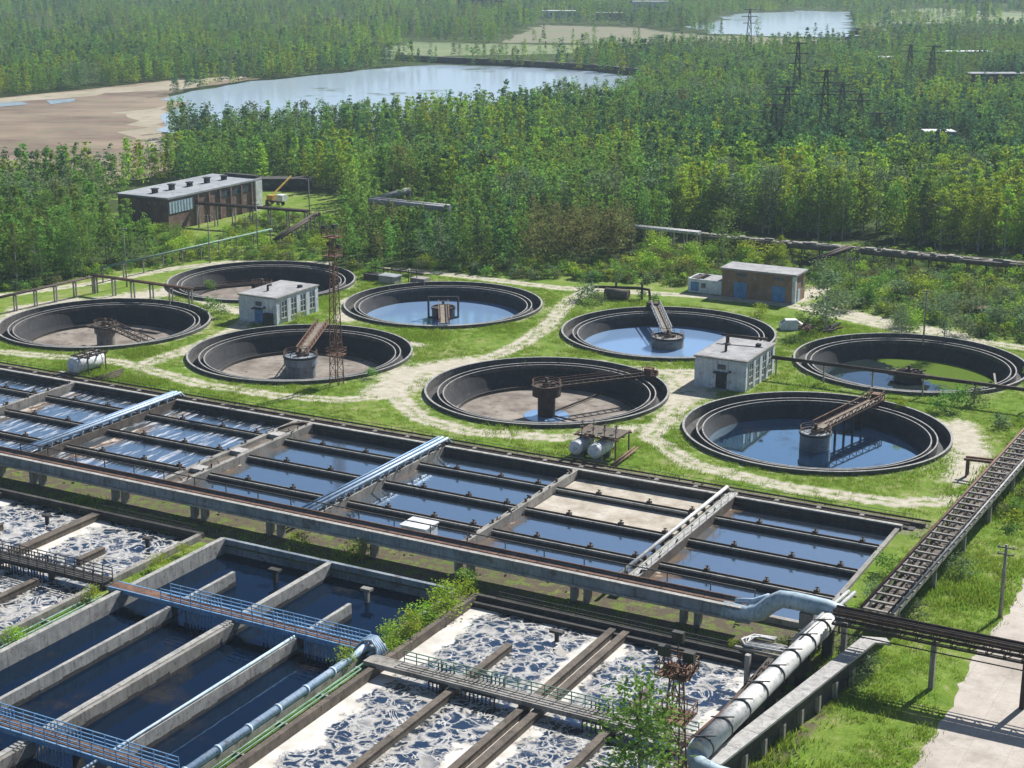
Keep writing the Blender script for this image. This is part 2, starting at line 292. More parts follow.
# ---------------------------------------------------------------- mesh builder
class MB:
    def __init__(s): s.v = []; s.f = []; s.sm = []
    def add(s, vs, fs, smooth=False):
        k = len(s.v); s.v += [tuple(x) for x in vs]
        for f in fs: s.f.append(tuple(i + k for i in f)); s.sm.append(smooth)
        return s
    def box(s, x0, x1, y0, y1, z0, z1, bev=0):
        vs = [(x, y, z) for z in (z0, z1) for y in (y0, y1) for x in (x0, x1)]
        return s.add(vs, [(0, 2, 3, 1), (4, 5, 7, 6), (0, 1, 5, 4), (2, 6, 7, 3), (0, 4, 6, 2), (1, 3, 7, 5)])
    def bar(s, a, b, w=.1, h=None):
        a = Vector(a); b = Vector(b); h = h or w; d = (b - a).normalized()
        up = Vector((0, 0, 1)) if abs(d.z) < .95 else Vector((0, 1, 0))
        x = d.cross(up).normalized() * w / 2; y = x.cross(d).normalized() * h / 2
        vs = [p + sx * x + sy * y for p in (a, b) for sx, sy in ((-1, -1), (1, -1), (1, 1), (-1, 1))]
        return s.add(vs, [(0, 1, 2, 3), (7, 6, 5, 4), (0, 4, 5, 1), (1, 5, 6, 2), (2, 6, 7, 3), (3, 7, 4, 0)])
    def tube(s, pts, r, n=10, cap=True):
        pts = [Vector(p) for p in pts]; rs = r if isinstance(r, (list, tuple)) else [r] * len(pts)
        rings = []; k0 = len(s.v)
        for i, p in enumerate(pts):
            d = (pts[min(i + 1, len(pts) - 1)] - pts[max(i - 1, 0)]).normalized()
            up = Vector((0, 0, 1)) if abs(d.z) < .9 else Vector((0, 1, 0))
            if i and abs(d.dot(lastup)) < .9: up = lastup
            x = d.cross(up).normalized(); y = x.cross(d).normalized(); lastup = y
            s.v += [tuple(p + (x * math.cos(t) + y * math.sin(t)) * rs[i]) for t in [2 * math.pi * j / n for j in range(n)]]
        for i in range(len(pts) - 1):
            for j in range(n):
                a = k0 + i * n + j; b = k0 + i * n + (j + 1) % n
                s.f.append((a, b, b + n, a + n)); s.sm.append(True)
        if cap:
            s.f.append(tuple(k0 + j for j in range(n))[::-1]); s.sm.append(False)
            s.f.append(tuple(k0 + (len(pts) - 1) * n + j for j in range(n))); s.sm.append(False)
        return s
    def lathe(s, prof, n=96, cx=0, cy=0, a0=0, a1=2 * math.pi, closed=False):
        k0 = len(s.v); m = len(prof)
        for j in range(n):
            t = a0 + (a1 - a0) * j / n
            s.v += [(cx + r * math.cos(t), cy + r * math.sin(t), z) for r, z in prof]
        for j in range(n):
            jn = (j + 1) % n
            for i in range(m if closed else m - 1):
                a = k0 + j * m + i; b = k0 + j * m + (i + 1) % m; c = k0 + jn * m + (i + 1) % m; d = k0 + jn * m + i
                s.f.append((a, b, c, d)); s.sm.append(False)
        return s
    def disc(s, r, z, n=96, cx=0, cy=0):
        return s.add([(cx + r * math.cos(2 * math.pi * j / n), cy + r * math.sin(2 * math.pi * j / n), z) for j in range(n)], [tuple(range(n))])
    def build(s, name, m, parent=None):
        me = bpy.data.meshes.new(name); me.from_pydata(s.v, [], s.f); me.update()
        me.polygons.foreach_set('use_smooth', s.sm)
        me.materials.append(m); o = bpy.data.objects.new(name, me); COL.objects.link(o)
        if parent: o.parent = parent
        return o
def tag(o, label=None, cat=None, group=None, kind=None):
    if label: o['label'] = label
    if cat: o['category'] = cat
    if group: o['group'] = group
    if kind: o['kind'] = kind
    return o
def put(o, p=0, q=0, z=0, rot=0): o.location = W(p, q, z); o.rotation_euler = (0, 0, AX + rot); return o
def thing(name, label, cat, p, q, z=0, rot=0, group=None):
    o = bpy.data.objects.new(name, None); COL.objects.link(o); o.empty_display_size = .3
    put(o, p, q, z, rot); return tag(o, label, cat, group)
KIDS = {}
def copy_tree(o, parent=None):
    c = o.copy(); COL.objects.link(c)
    if parent: c.parent = parent
    for ch in o.children: copy_tree(ch, c)
    return c
def struct(name, mb, m, p=0, q=0, z=0): return tag(put(mb.build(name, m), p, q, z), kind='structure')
def rail(mb, a, b, h=1.05, step=2.0, r=.035, mids=(.55,)):
    a = Vector(a); b = Vector(b); n = max(1, round((b - a).length / step))
    for i in range(n + 1):
        p = a.lerp(b, i / n); mb.bar(p, p + Vector((0, 0, h)), r * 1.6)
    for k in (1.0,) + tuple(mids): mb.bar(a + Vector((0, 0, h * k)), b + Vector((0, 0, h * k)), r * 1.8)
    return mb
# ================================================================ LARGE STRUCTURE
TANKS = {'a': (-86.1, .6), 'b': (-44.7, .4), 'c': (0, 0), 'd': (41.1, 0), 'e': (-83.3, 41.2), 'f': (-42.4, 41.1), 'g': (1.8, 41), 'h': (42.8, 41.1)}
TR = 18.0
TRACKS = [([(-90, 318), (0, 296), (95, 283), (170, 269), (230, 262), (330, 263), (430, 272), (560, 288), (700, 296), (790, 305), (900, 330), (1024, 348), (1100, 360)], 2.0),
          ([(595, 287), (570, 300), (548, 325), (520, 345), (480, 362), (430, 378), (395, 395), (420, 418), (470, 432), (560, 438), (640, 428)], 2.0),
          ([(470, 362), (410, 372), (385, 392)], 4.5), ([(395, 395), (340, 400), (280, 396), (200, 384), (120, 362), (0, 352), (-60, 350)], 1.6),
          ([(672, 372), (685, 400), (650, 436), (690, 464), (790, 488), (900, 503), (960, 500)], 1.9), ([(672, 400), (700, 395), (690, 380)], 3.5),
          ([(150, 362), (200, 345), (235, 330), (250, 318)], 2.0), ([(60, 306), (130, 297), (170, 292)], 4.5), ([(0, 330), (20, 308), (70, 300)], 2.5), ([(960, 425), (975, 455), (960, 480)], 3.0),
          ([(530, 365), (600, 362)], 1.2), ([(430, 398), (470, 415)], 1.5), ([(795, 300), (820, 290)], 3), ([(820, 305), (870, 318), (960, 335)], 2.5),
          ([(180, 285), (215, 305), (240, 312)], 2.5), ([(350, 300), (345, 320)], 2.2), ([(360, 335), (420, 345)], 1.3), ([(655, 372), (700, 372)], 2.2), ([(585, 372), (640, 368)], 1)]
def segdist(X, Y, pts):
    d = np.full(X.shape, 1e9)
    for (ax, ay), (bx, by) in zip(pts[:-1], pts[1:]):
        ux, uy = bx - ax, by - ay; L2 = ux * ux + uy * uy + 1e-9
        t = np.clip(((X - ax) * ux + (Y - ay) * uy) / L2, 0, 1)
        d = np.minimum(d, np.hypot(X - ax - t * ux, Y - ay - t * uy))
    return d
def inpoly(X, Y, poly):
    c = np.zeros(X.shape, bool); n = len(poly)
    for i in range(n):
        x1, y1 = poly[i]; x2, y2 = poly[(i + 1) % n]
        k = ((y1 > Y) != (y2 > Y)) & (X < (x2 - x1) * (Y - y1) / (y2 - y1 + 1e-12) + x1); c ^= k
    return c
LAKE = [(158, 119), (187, 106), (160, 99), (195, 91), (240, 84), (300, 77), (400, 67), (440, 65), (560, 69), (640, 77), (664, 83), (615, 98), (500, 116), (400, 128), (300, 137), (200, 142), (165, 130)]
MUD = [(-60, 102), (0, 98), (60, 92), (130, 85), (190, 79), (225, 77), (255, 76), (262, 79), (235, 83), (190, 89), (165, 97), (190, 104), (168, 119), (172, 140), (205, 165), (100, 188), (-60, 200)]
LAKE2 = [(688, 27), (740, 14), (800, 11), (852, 12), (850, 37), (790, 37), (720, 34)]
FIELD = [(500, 42), (540, 25), (640, 28), (700, 35), (790, 39), (860, 42), (760, 46), (600, 44)]
MEADOW = [(378, 60), (405, 42), (500, 44), (600, 46), (560, 54), (470, 56)]
MEADOW2 = [(852, 40), (860, 12), (930, 8), (1060, 14), (1060, 36), (940, 34)]
FOREST = [(-120, 300), (0, 288), (40, 283), (90, 275), (150, 262), (203, 250), (163, 236), (120, 208), (150, 196), (262, 188), (345, 193), (350, 216), (332, 266), (480, 270), (560, 268), (622, 264), (640, 248), (690, 243), (740, 234), (1024, 258), (1180, 272), (1180, -6), (-120, -6)]
gpoly = lambda P: [G(*p) for p in P]
gF, gL, gM, gL2, gFi, gMe, gMe2 = map(gpoly, (FOREST, LAKE, MUD, LAKE2, FIELD, MEADOW, MEADOW2))
def lines(a, b, step, far, n):
    c = list(np.arange(a, b + step * .5, step)); g = np.geomspace(step * 2, far, n)
    return np.array([a - x for x in g[::-1]] + c + [b + x for x in g])
gx = lines(-112, 100, .6, 6500, 30); gy = lines(-126, 96, .6, 6500, 30)
PX, PY = np.meshgrid(gx, gy, indexing='ij')
hs = np.zeros(PX.shape)
dirt = np.zeros(PX.shape)
for pts, wd in TRACKS:
    d = segdist(PX, PY, [GP(*p) for p in pts]); dirt = np.maximum(dirt, np.clip(1.2 - d / wd * .85, 0, 1) if wd > 2.3 else np.clip(1.02 - np.abs(d - .85) / wd * 1.15, 0, 1))
for (cx, cy) in TANKS.values():
    d = np.hypot(PX - cx, PY - cy) - TR; dirt = np.maximum(dirt, np.clip(.56 - d * .22, 0, .5) * (d > 0))
silt = ((PY < -61) & (PY > -72) & (PX < 63)) * 1.0 + ((PX > 60) & (PX < 67.5) & (PY < -60)) * .9 + ((PY < -26.8) & (PY > -32) & (PX < 64)) * .6
dirt = np.maximum(dirt, ((PY < -26.5) & (PY > -32) & (PX < 64)) * .62)
WX = OX + PX * CA - PY * SA; WY = OY + PX * SA + PY * CA
wood = inpoly(WX, WY, gF) * 1.0
nx, ny = PX.shape
vs = np.stack([PX, PY, hs], -1).reshape(-1, 3)
cxm = (gx[:-1] + gx[1:]) / 2; cym = (gy[:-1] + gy[1:]) / 2; CXM, CYM = np.meshgrid(cxm, cym, indexing='ij')
hole = np.zeros(CXM.shape, bool)
for c in TANKS.values(): hole |= np.hypot(CXM - c[0], CYM - c[1]) < TR + .75
hole |= (CXM > -105) & (CXM < 60.6) & (CYM > -61.3) & (CYM < -31.3)
hole |= (CXM > -60) & (CXM < 60.3) & (CYM > -131) & (CYM < -71.4) & ~((CXM > -6.6) & (CXM < -3.6)) & ~((CXM > 26.6) & (CXM < 28.4))
ii, jj = np.nonzero(~hole); a = ii * ny + jj
faces = np.stack([a, a + ny, a + ny + 1, a + 1], -1)
me = bpy.data.meshes.new('ground'); me.vertices.add(len(vs)); me.vertices.foreach_set('co', vs.astype('f').ravel())
me.loops.add(faces.size); me.loops.foreach_set('vertex_index', faces.astype('i').ravel())
me.polygons.add(len(faces)); me.polygons.foreach_set('loop_start', np.arange(0, faces.size, 4, dtype='i')); me.polygons.foreach_set('loop_total', np.full(len(faces), 4, 'i'))
me.update(calc_edges=True); me.validate()
for nm, arr in (('dirt', dirt), ('wood', wood), ('silt', silt)):
    at = me.attributes.new(nm, 'FLOAT', 'POINT'); at.data.foreach_set('value', arr.astype('f').ravel())
me.materials.append(M['ground']); go = bpy.data.objects.new('ground', me); COL.objects.link(go); put(go); tag(go, kind='structure')

for (cx, cy) in TANKS.values():
    k = MB(); k.lathe([(TR - .05, .004), (TR + .9, .006), (TR + 1.5, .004)], n=192); o = k.build('ground', M['ground']); put(o, cx, cy); tag(o, kind='structure')
    c_ = np.array([tuple(v_.co) for v_ in o.data.vertices]); rr0 = np.hypot(c_[:, 0], c_[:, 1]); dd = np.clip(.56 - (rr0 - TR) * .22, 0, .5)
    for pts, wd in TRACKS: dd = np.maximum(dd, np.clip(1.25 - segdist(c_[:, 0] + cx, c_[:, 1] + cy, [GP(*p) for p in pts]) / wd * .75, 0, 1))
    for nm, ar in (('dirt', dd), ('wood', dd * 0), ('silt', dd * 0)): at = o.data.attributes.new(nm, 'FLOAT', 'POINT'); at.data.foreach_set('value', ar.astype('f'))
def sheet(name, poly, z, m, jit=3.0, kind='structure'):
    pts = []
    for i in range(len(poly)):
        a = np.array(poly[i]); b = np.array(poly[(i + 1) % len(poly)]); n = max(1, int(np.hypot(*(b - a)) / 10))
        for k in range(n): pts.append(a + (b - a) * k / n + rng.normal(0, jit, 2) * (1 if jit else 0))
    me = bpy.data.meshes.new(name); me.from_pydata([(x, y, z) for x, y in pts], [], [tuple(range(len(pts)))]); me.update()
    if me.polygons[0].normal.z < 0: me.flip_normals()
    me.materials.append(m); o = bpy.data.objects.new(name, me); COL.objects.link(o); return tag(o, kind=kind)
sheet('mud_flat', gM, .10, M['mud'], 2.0); sheet('sand_bank', [G(*p) for p in [(-60, 105), (0, 99), (60, 93), (130, 86), (190, 80), (228, 76.5), (250, 77), (200, 84), (185, 90), (130, 92), (70, 98), (0, 104), (-60, 110)]], .13, M['sand'], 2.2); sheet('sand_bank', [G(*p) for p in [(120, 112), (168, 106), (180, 112), (166, 122), (172, 140), (196, 158), (150, 150), (140, 128)]], .13, M['sand'], 2.5); sheet('lake', gL, .16, M['lake'], 2.0); sheet('far_lake', gL2, .2, M['lake'], 5)
sheet('field', gFi, .10, M['field'], 4); sheet('meadow', gMe, .12, M['meadow'], 4); sheet('far_meadow', gMe2, .12, M['meadow'], 5)
sheet('mud_pool', [G(*p) for p in [(-40, 104), (20, 102), (26, 105), (-40, 111)]], .2, M['lake'], .6)
sheet('mud_pool', [G(*p) for p in [(45, 101), (75, 99), (78, 102), (52, 105)]], .2, M['lake'], .6)
# dam behind the lake
mb = MB(); pts = [G(*p) for p in [(398, 60), (440, 62.5), (520, 66), (600, 71), (662, 77)]]
for a, b in zip(pts[:-1], pts[1:]): mb.bar((*a, 1.2), (*b, 1.2), 4, 3.4)
tag(mb.build('embankment', M['conc_dark']), kind='structure')
# road on the right
ed = [(76.7 + random.uniform(-.35, .25) + .3 * math.sin(q_ * .23), q_) for q_ in np.arange(-170, -38, .9)]; ed2 = [(86.3 + random.uniform(-.3, .3), q_) for q_ in np.arange(-170, -38, 2.5)]
mb = MB(); mb.add([(x_, y_, .03) for x_, y_ in ed] + [(x_, y_, .03) for x_, y_ in ed2[::-1]], [tuple(range(len(ed) + len(ed2)))[::-1]])
struct('road', mb, M['road'])
mb = MB(); mb.box(78.5, 80.3, -40, 60, -.3, .02); struct('path', mb, M['road'])

# ---------------------------------------------------------------- circular tanks
def circ_tank(key, label, water, wz, wlabel='water'):
    p, q = TANKS[key]
    t = thing('round_clarifier_tank', label, 'tank', p, q, 0, 0, 'round clarifier tanks')
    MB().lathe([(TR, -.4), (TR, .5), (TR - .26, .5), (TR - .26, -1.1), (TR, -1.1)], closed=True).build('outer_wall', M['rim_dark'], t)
    MB().lathe([(TR + .02, .5), (TR + .02, .57), (TR - .28, .57), (TR - .28, .5)], closed=True).build('rim_cap', M['rim'], t)  # pale cap paints the sunlit top above the darkened sides
    MB().lathe([(TR - .26, -1.0), (16.1, -1.0)]).build('channel_floor', M['conc_dark'], t)
    MB().lathe([(16.1, -1.3), (16.1, .12), (15.95, .12), (15.95, -1.0), (15.3, -1.0), (15.3, -.02), (15.17, -.02), (15.12, -1.3)]).build('weir_lip', M['rim_dark'], t)
    MB().lathe([(16.12, .12), (16.12, .17), (15.93, .17), (15.93, .12)], closed=True).build('weir_cap', M['rim'], t)  # pale strips paint the lit tops of the dark weir lips
    MB().lathe([(15.32, -.02), (15.32, .03), (15.15, .03), (15.15, -.02)], closed=True).build('weir_cap', M['rim'], t)
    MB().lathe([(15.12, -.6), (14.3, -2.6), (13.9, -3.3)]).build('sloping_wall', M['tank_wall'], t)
    mb = MB().lathe([(13.95, -3.3), (3, -3.7), (.1, -3.75)], n=64); mb.build('tank_floor', M['sludge'], t)
    MB().lathe([(13.3, -3.3), (13.3, -2.85), (13.1, -2.85), (13.1, -3.3)]).build('scum_ring', M['conc_dark'], t)
    if water:
        o = MB().disc(14.6 if wz > -2.6 else 13.2, wz).build('water', M[water]); put(o, p, q, 0, 0); tag(o, kind='structure')
    return t
tA = circ_tank('a', 'dry round concrete tank at the far left with a collapsed truss inside', None, 0)
tB = circ_tank('b', 'dry round tank in the front row directly in front of the left pump house', None, 0)
tC = circ_tank('c', 'empty round tank with a silty floor and a thick rusty centre column', None, 0)
tD = circ_tank('d', 'largest looking round tank full of deep blue water, right front', 'water_clear', -2.2)
tE = circ_tank('e', 'dry round tank of the back row, partly hidden behind the left pump house', None, 0)
tF = circ_tank('f', 'round tank of smooth pale blue water with a square frame at its centre', 'water_pale', -2.3)
tG = circ_tank('g', 'round tank of pale water behind the right pump house', 'water_pale', -2.2)
tH = circ_tank('h', 'round tank at the right edge with bright green weed on half its water', 'water_green', -2.6)
# puddle around the centre column of tank c
o = MB().disc(3.4, -3.62, 40).build('puddle', M['water_pale']); put(o, 0, 0); tag(o, kind='structure')

def truss(mb, a, b, w=1.1, h=.9, n=9, r=.09):
    a = Vector(a); b = Vector(b); d = (b - a).normalized(); s = d.cross(Vector((0, 0, 1))).normalized() * w / 2; up = Vector((0, 0, h))
    for sg in (-1, 1):
        mb.bar(a + s * sg, b + s * sg, r * 2.2); mb.bar(a + s * sg + up, b + s * sg + up, r * 1.6)
        for i in range(n):
            p = a.lerp(b, i / n) + s * sg; p2 = a.lerp(b, (i + 1) / n) + s * sg
            mb.bar(p, p2 + up, r); mb.bar(p2, p2 + up, r)
    for i in range(n + 1): p = a.lerp(b, i / n); mb.bar(p - s, p + s, r * 1.4)
    return mb
def bridge(t, ang, z0, r0, r1, z1, m, kind='truss', w=1.2):
    c, s = math.cos(ang), math.sin(ang); a = (c * r0, s * r0, z0); b = (c * r1, s * r1, z1); mb = MB()
    if kind == 'truss': truss(mb, a, b, w)
    else:
        A_, B_ = Vector(a), Vector(b); sd_ = Vector((-s, c, 0)) * w / 2
        mb.bar(A_ + sd_, B_ + sd_, .22, .45); mb.bar(A_ - sd_, B_ - sd_, .22, .45)
        for i in range(15): p = A_.lerp(B_, i / 14); mb.bar(p + sd_, p - sd_, .1)
    br = mb.build('scraper_bridge', m, t)
    if kind != 'truss':
        rm = MB(); rail(rm, Vector(a) + Vector((-s, c, 0)) * w / 2 + Vector((0, 0, .2)), Vector(b) + Vector((-s, c, 0)) * w / 2 + Vector((0, 0, .2)), .8, 1.8, .03); rm.build('railing', M['rust'], br)
    else:
        A_, B_ = Vector(a), Vector(b); dk = MB(); dk.bar(A_ + Vector((0, 0, .12)), B_ + Vector((0, 0, .12)), w * .7, .06); dk.build('deck', M['wood'], br)
    return br
def rotdir(u0, v0, u1, v1): a = GP(u0, v0, 1); b = GP(u1, v1, 1); return math.atan2(b[1] - a[1], b[0] - a[0])
def column(t, r_top, z_top, h_top, r_low, m, m2=None, rails=True):
    c = MB().lathe([(0.01, z_top), (r_top, z_top), (r_top, z_top - h_top), (r_low, z_top - h_top - .2), (r_low, -3.75)], n=28); o = c.build('centre_column', m2 or m, t)
    d = MB().lathe([(r_top + .12, z_top - .1), (r_top + .12, z_top + .25), (r_top - .1, z_top + .25), (r_top - .1, z_top)], n=28); d.build('drum_rim', m, o)
    k = MB().box(-.5, .5, -.4, .4, z_top, z_top + .7); k.tube([(0, 0, z_top), (0, 0, z_top + 1.3)], .25); k.box(.6, 1.1, .2, .8, z_top, z_top + .45); k.build('drive_gear', M['rust_dark'], o)
    if rails:
        rm = MB(); n = 12
        for i in range(n):
            if i in (2,): continue
            a0, a1 = 2 * math.pi * i / n, 2 * math.pi * (i + 1) / n
            rail(rm, (r_top * math.cos(a0), r_top * math.sin(a0), z_top + .2), (r_top * math.cos(a1), r_top * math.sin(a1), z_top + .2), .7, 1.5, .03)
        rm.build('railing', M['rust'], o)
    return o
# c : rusty column and long bridge to the rim with a drive carriage
column(tC, 2.1, .9, 1.4, 1.3, M['rust_dark'])
aC = rotdir(547, 384, 650, 372); b_ = bridge(tC, aC, .75, 1.5, 17.6, .8, M['rust_dark'], 'beam', 1.5)
k = MB(); cx, cy = math.cos(aC) * 17.3, math.sin(aC) * 17.3
k.box(cx - 1.2, cx + .9, cy - 1.0, cy + .8, .6, .95); k.box(cx - .9, cx + .3, cy - .7, cy + .5, .95, 1.8); k.tube([(cx + .5, cy, 1.3), (cx + 1.1, cy, 1.3)], .3)
for sx in (-1, .7):
    for sy in (-.9, .6): k.bar((cx + sx, cy + sy, .9), (cx + sx, cy + sy, 2.1), .07)
k.bar((cx - 1, cy - .9, 2.1), (cx + .7, cy - .9, 2.1), .06); k.bar((cx - 1, cy + .6, 2.1), (cx + .7, cy + .6, 2.1), .06)
k.build('drive_carriage', M['rust'], tC)
sm = MB(); 
for k2 in range(2): an = aC + .45 - k2 * 1.6; sm.bar((1.5 * math.cos(an), 1.5 * math.sin(an), -3.4), (12.6 * math.cos(an), 12.6 * math.sin(an), -3.05), .22)
sm.build('scraper_arm', M['rust_dark'], tC)
# d
column(tD, 2.1, -.1, 1.5, 2.1, M['steel_dark'], M['flume']); aD = rotdir(818, 426, 880, 398)
bridge(tD, aD, .35, .8, 17.7, .8, M['rust'], 'truss', 1.9)
k = MB(); cx, cy = math.cos(aD) * 17.5, math.sin(aD) * 17.5; k.box(cx - 1.3, cx + .8, cy - 1.3, cy + 1.1, .58, .9); k.box(cx - .8, cx + .3, cy - .7, cy + .6, .9, 1.6); rail(k, (cx - 1.2, cy - 1.2, .9), (cx - 1.2, cy + 1, .9), 1, 1, .04); rail(k, (cx + .7, cy - 1.2, .9), (cx + .7, cy + 1, .9), 1, 1, .04); k.build('drive_carriage', M['rust'], tD)
for r_ in (5.5, 8, 10.5, 13): k = MB(); k.bar((math.cos(aD) * r_, math.sin(aD) * r_, .4), (math.cos(aD) * r_, math.sin(aD) * r_, -2.5), .28); k.build('scraper_strut', M['rust_dark'], tD)
# g
column(tG, 2.7, -.6, 1.3, 2.7, M['steel_dark'], M['conc']); aG = rotdir(667, 328, 657, 310); bridge(tG, aG, .0, 1, 17.4, .9, M['steel'], 'truss', 1.6)
k = MB(); cx, cy = math.cos(aG) * 17.5, math.sin(aG) * 17.5; k.box(cx - 1.4, cx + .8, cy - .7, cy + .7, .58, 1.3); rail(k, (cx - 1.2, cy, 1.3), (cx + .7, cy, 1.3), .9, .9, .05); k.build('drive_carriage', M['rust_dark'], tG)
# b
column(tB, 2.7, -.3, 1.3, 2.4, M['steel_dark'], M['flume']); aB = rotdir(303, 350, 325, 325); bridge(tB, aB, 0, 1, 17.2, .9, M['rust'], 'truss', 1.8)
k = MB()
for an in (0, 1.57, 3.14, 4.71): k.bar((2.3 * math.cos(an), 2.3 * math.sin(an), -1.6), (2.3 * math.cos(an), 2.3 * math.sin(an), -3.7), .3)
k.build('column_leg', M['conc'], tB)
# f : square portal frame and bridge towards the viewer
column(tF, 2.1, -.5, 1.6, 1.7, M['rust_dark'], M['steel_dark'], False); k = MB(); yaw = -AX
def rt(x, y, z): return (x * math.cos(yaw) - y * math.sin(yaw), x * math.sin(yaw) + y * math.cos(yaw), z)
for sx in (-2.7, 2.7): k.bar(rt(sx, 0, -2.4), rt(sx, 0, 1.5), .28)
k.bar(rt(-2.7, 0, 1.5), rt(2.7, 0, 1.5), .3); k.bar(rt(-2.7, 0, -2.2), rt(2.7, 0, -2.2), .25); k.build('portal_frame', M['steel_dark'], tF)
aF = rotdir(443, 305, 444, 328); bridge(tF, aF, .2, .5, 17.5, .8, M['rust'], 'truss', 1.7)
# a : light walled column and fallen truss
column(tA, 1.9, -.2, 1.2, 1.6, M['conc_brown'], M['conc']); aA = rotdir(112, 325, 155, 333); bridge(tA, aA, -.1, .5, 13.6, -2.6, M['rust_dark'], 'truss', 1.6)
k = MB(); k.box(-2.6, 2.2, -2.2, 1.8, -.35, -.05); k.build('platform', M['rust_dark'], tA)
# e
column(tE, 2.0, -.6, 1.2, 1.6, M['rust_dark'], M['conc_dark']); bridge(tE, rotdir(262, 283, 205, 290), -.2, .5, 15.4, .3, M['rust_dark'], 'beam', 1.2)
k = MB(); an = rotdir(262, 283, 230, 300); k.bar((0, 0, -3.3), (12 * math.cos(an), 12 * math.sin(an), -2.9), .3); k.bar((2, 1, -3.3), (12 * math.cos(an + .35), 12 * math.sin(an + .35), -2.9), .3); k.build('scraper_arm', M['rust_dark'], tE)
# h
column(tH, 2.2, -1.5, 1.2, 1.8, M['rust_dark'], M['conc_dark'], False); k = MB(); k.box(-3.0, 3.2, -1, 1, -1.9, -1.5); k.bar((-2, 0, -1.4), (1.5, .4, -.7), .25); k.bar((0, -.8, -1.4), (2.5, .6, -.8), .2); k.build('broken_drive', M['rust_dark'], tH)
an = -.38; k = MB(); k.bar((14.2 * math.cos(an + .25), 14.2 * math.sin(an + .25), -2.4), (13.4 * math.cos(.5), 13.4 * math.sin(.5), -1.6), .3); k.build('scraper_arm', M['conc'], tH)

# ---------------------------------------------------------------- block A: long bays
WALLS = [(-105, .6), (-84.3, .6), (-63.4, .6), (-44.2, .8), (-21.5, 3.2), (0.6, .9), (20.2, .7), (40.6, 1.5), (61.0, .5)]
wlab = {-105: 'low dividing wall hidden beyond the left edge', -84.3: 'concrete dividing wall at the far left of the long bays', -63.4: 'plain concrete dividing wall beside the white tanker vessel',
        -44.2: 'dividing wall carrying two pale blue pipes, the left of two such walls', -21.5: 'wide double dividing wall with a sunken channel between', .6: 'dividing wall carrying bright pale blue pipes, in the middle of the long bays',
        20.2: 'plain pale dividing wall below the pair of pressure vessels', 40.6: 'dividing wall carrying a whitish pipe and grated walkway', 61.0: 'low end wall beside the grass at the right end of the bays'}
Q0, Q1 = -61.3, -31.0
tops = {}
for pw, wd in WALLS:
    t = thing('dividing_wall', wlab[pw], 'wall', pw, 0, 0, 0, 'dividing walls of the long bays')
    if wd > 3:
        MB().box(-1.6, -.9, Q0, Q1, -2.5, .6).build('wall_leaf', M['conc'], t); MB().box(.9, 1.6, Q0, Q1, -2.5, .6).build('wall_leaf', M['conc'], t)
        MB().box(-.9, .9, Q0, Q1, -2.5, .15).build('channel_floor', M['conc_brown'], t)
        k = MB()
        for qq in (-37, -45, -53): k.box(-.9, .9, qq - .8, qq + .8, .12, .66)
        k.build('cover_slab', M['gravel'], t)
        k = MB(); k.tube([(-.5, -36, .9), (0, -33.5, 1.0), (.6, -32, .9), (.7, -30.5, .4)], .18); k.build('hose', M['rust_dark'], t)
    else:
        MB().box(-wd / 2, wd / 2, Q0, Q1, -2.5, .6 if pw < 61 else .35).build('wall_leaf', M['conc_brown' if pw in (-44.2, 40.6) else 'conc'], t)
    if pw in (-44.2, .6):
        for px_, pr_, pm_ in ((-1.15, .13, 'blue'), (-.55, .2, 'paleblue'), (.2, .2, 'paleblue')): MB().tube([(px_, Q0 - 2.6, 1.35), (px_, Q1 + 1.2, 1.35), (px_, Q1 + 1.9, .6)], pr_, 8).build('pipe', M[pm_], t)
        k = MB(); k.bar((-.15, Q0 - 2, 1.05), (-.15, Q1 + 1, 1.05), .2, .1); k.build('cable_tray', M['blue'], t)
        k = MB()
        for qq in np.arange(Q0, Q1, 1.9): k.box(-1.25, .45, qq - .06, qq + .06, 1.02, 1.16); k.box(-.3, .3, qq - .06, qq + .06, .6, 1.02)
        k.build('pipe_support', M['paleblue'], t)
    if pw == 40.6:
        MB().tube([(-.75, Q0 - 2.6, 1.25), (-.75, Q1 + 1.2, 1.25), (-.75, Q1 + 1.9, .5)], .22, 8).build('pipe', M['pipe'], t)
        MB().box(-.35, .75, Q0 - 2, Q1 + 1, .62, .72).build('walkway', M['gravel'], t)
        k = MB(); rail(k, (.72, Q0 - 1, .72), (.72, Q1, .72), .9, 2.2, .03, ()); k.build('railing', M['green'], t)
        k = MB()
        for qq in np.arange(Q0, Q1, 2.4): k.box(-1.0, -.5, qq - .1, qq + .1, .6, 1.06)
        k.build('pipe_support', M['steel_dark'], t)
    if pw in (-63.4, 20.2):
        k = MB()
        for qq in np.arange(Q0 + 1, Q1, 4.0): k.box(-.12, .12, qq - .1, qq + .1, .6, 1.0)
        k.build('post_stub', M['rust_dark'], t)
# end walls of the whole block
t = thing('long_far_wall', 'long far wall of the bays with a pipe channel against the grass', 'wall', 0, 0)
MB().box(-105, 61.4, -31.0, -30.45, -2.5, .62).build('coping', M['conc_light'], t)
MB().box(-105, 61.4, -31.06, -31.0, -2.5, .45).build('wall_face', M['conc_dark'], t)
MB().box(-105, 62.6, -30.45, -28.9, -.2, .12).build('channel_floor', M['conc_dark'], t)
MB().box(-105, 63.5, -28.9, -28.45, -.2, .5).build('outer_kerb', M['conc_brown'], t)
MB().tube([(-105, -29.9, .45), (62, -29.9, .45)], .16, 8).build('pipe', M['rust_dark'], t)
MB().tube([(-105, -28.1, .62), (64, -28.1, .62)], .12, 8).build('pipe', M['rust_dark'], t)
k = MB(); rail(k, (-105, -28.6, .5), (62, -28.6, .5), .75, 3.2, .025, ()); k.build('railing', M['steel_dark'], t)
k = MB()
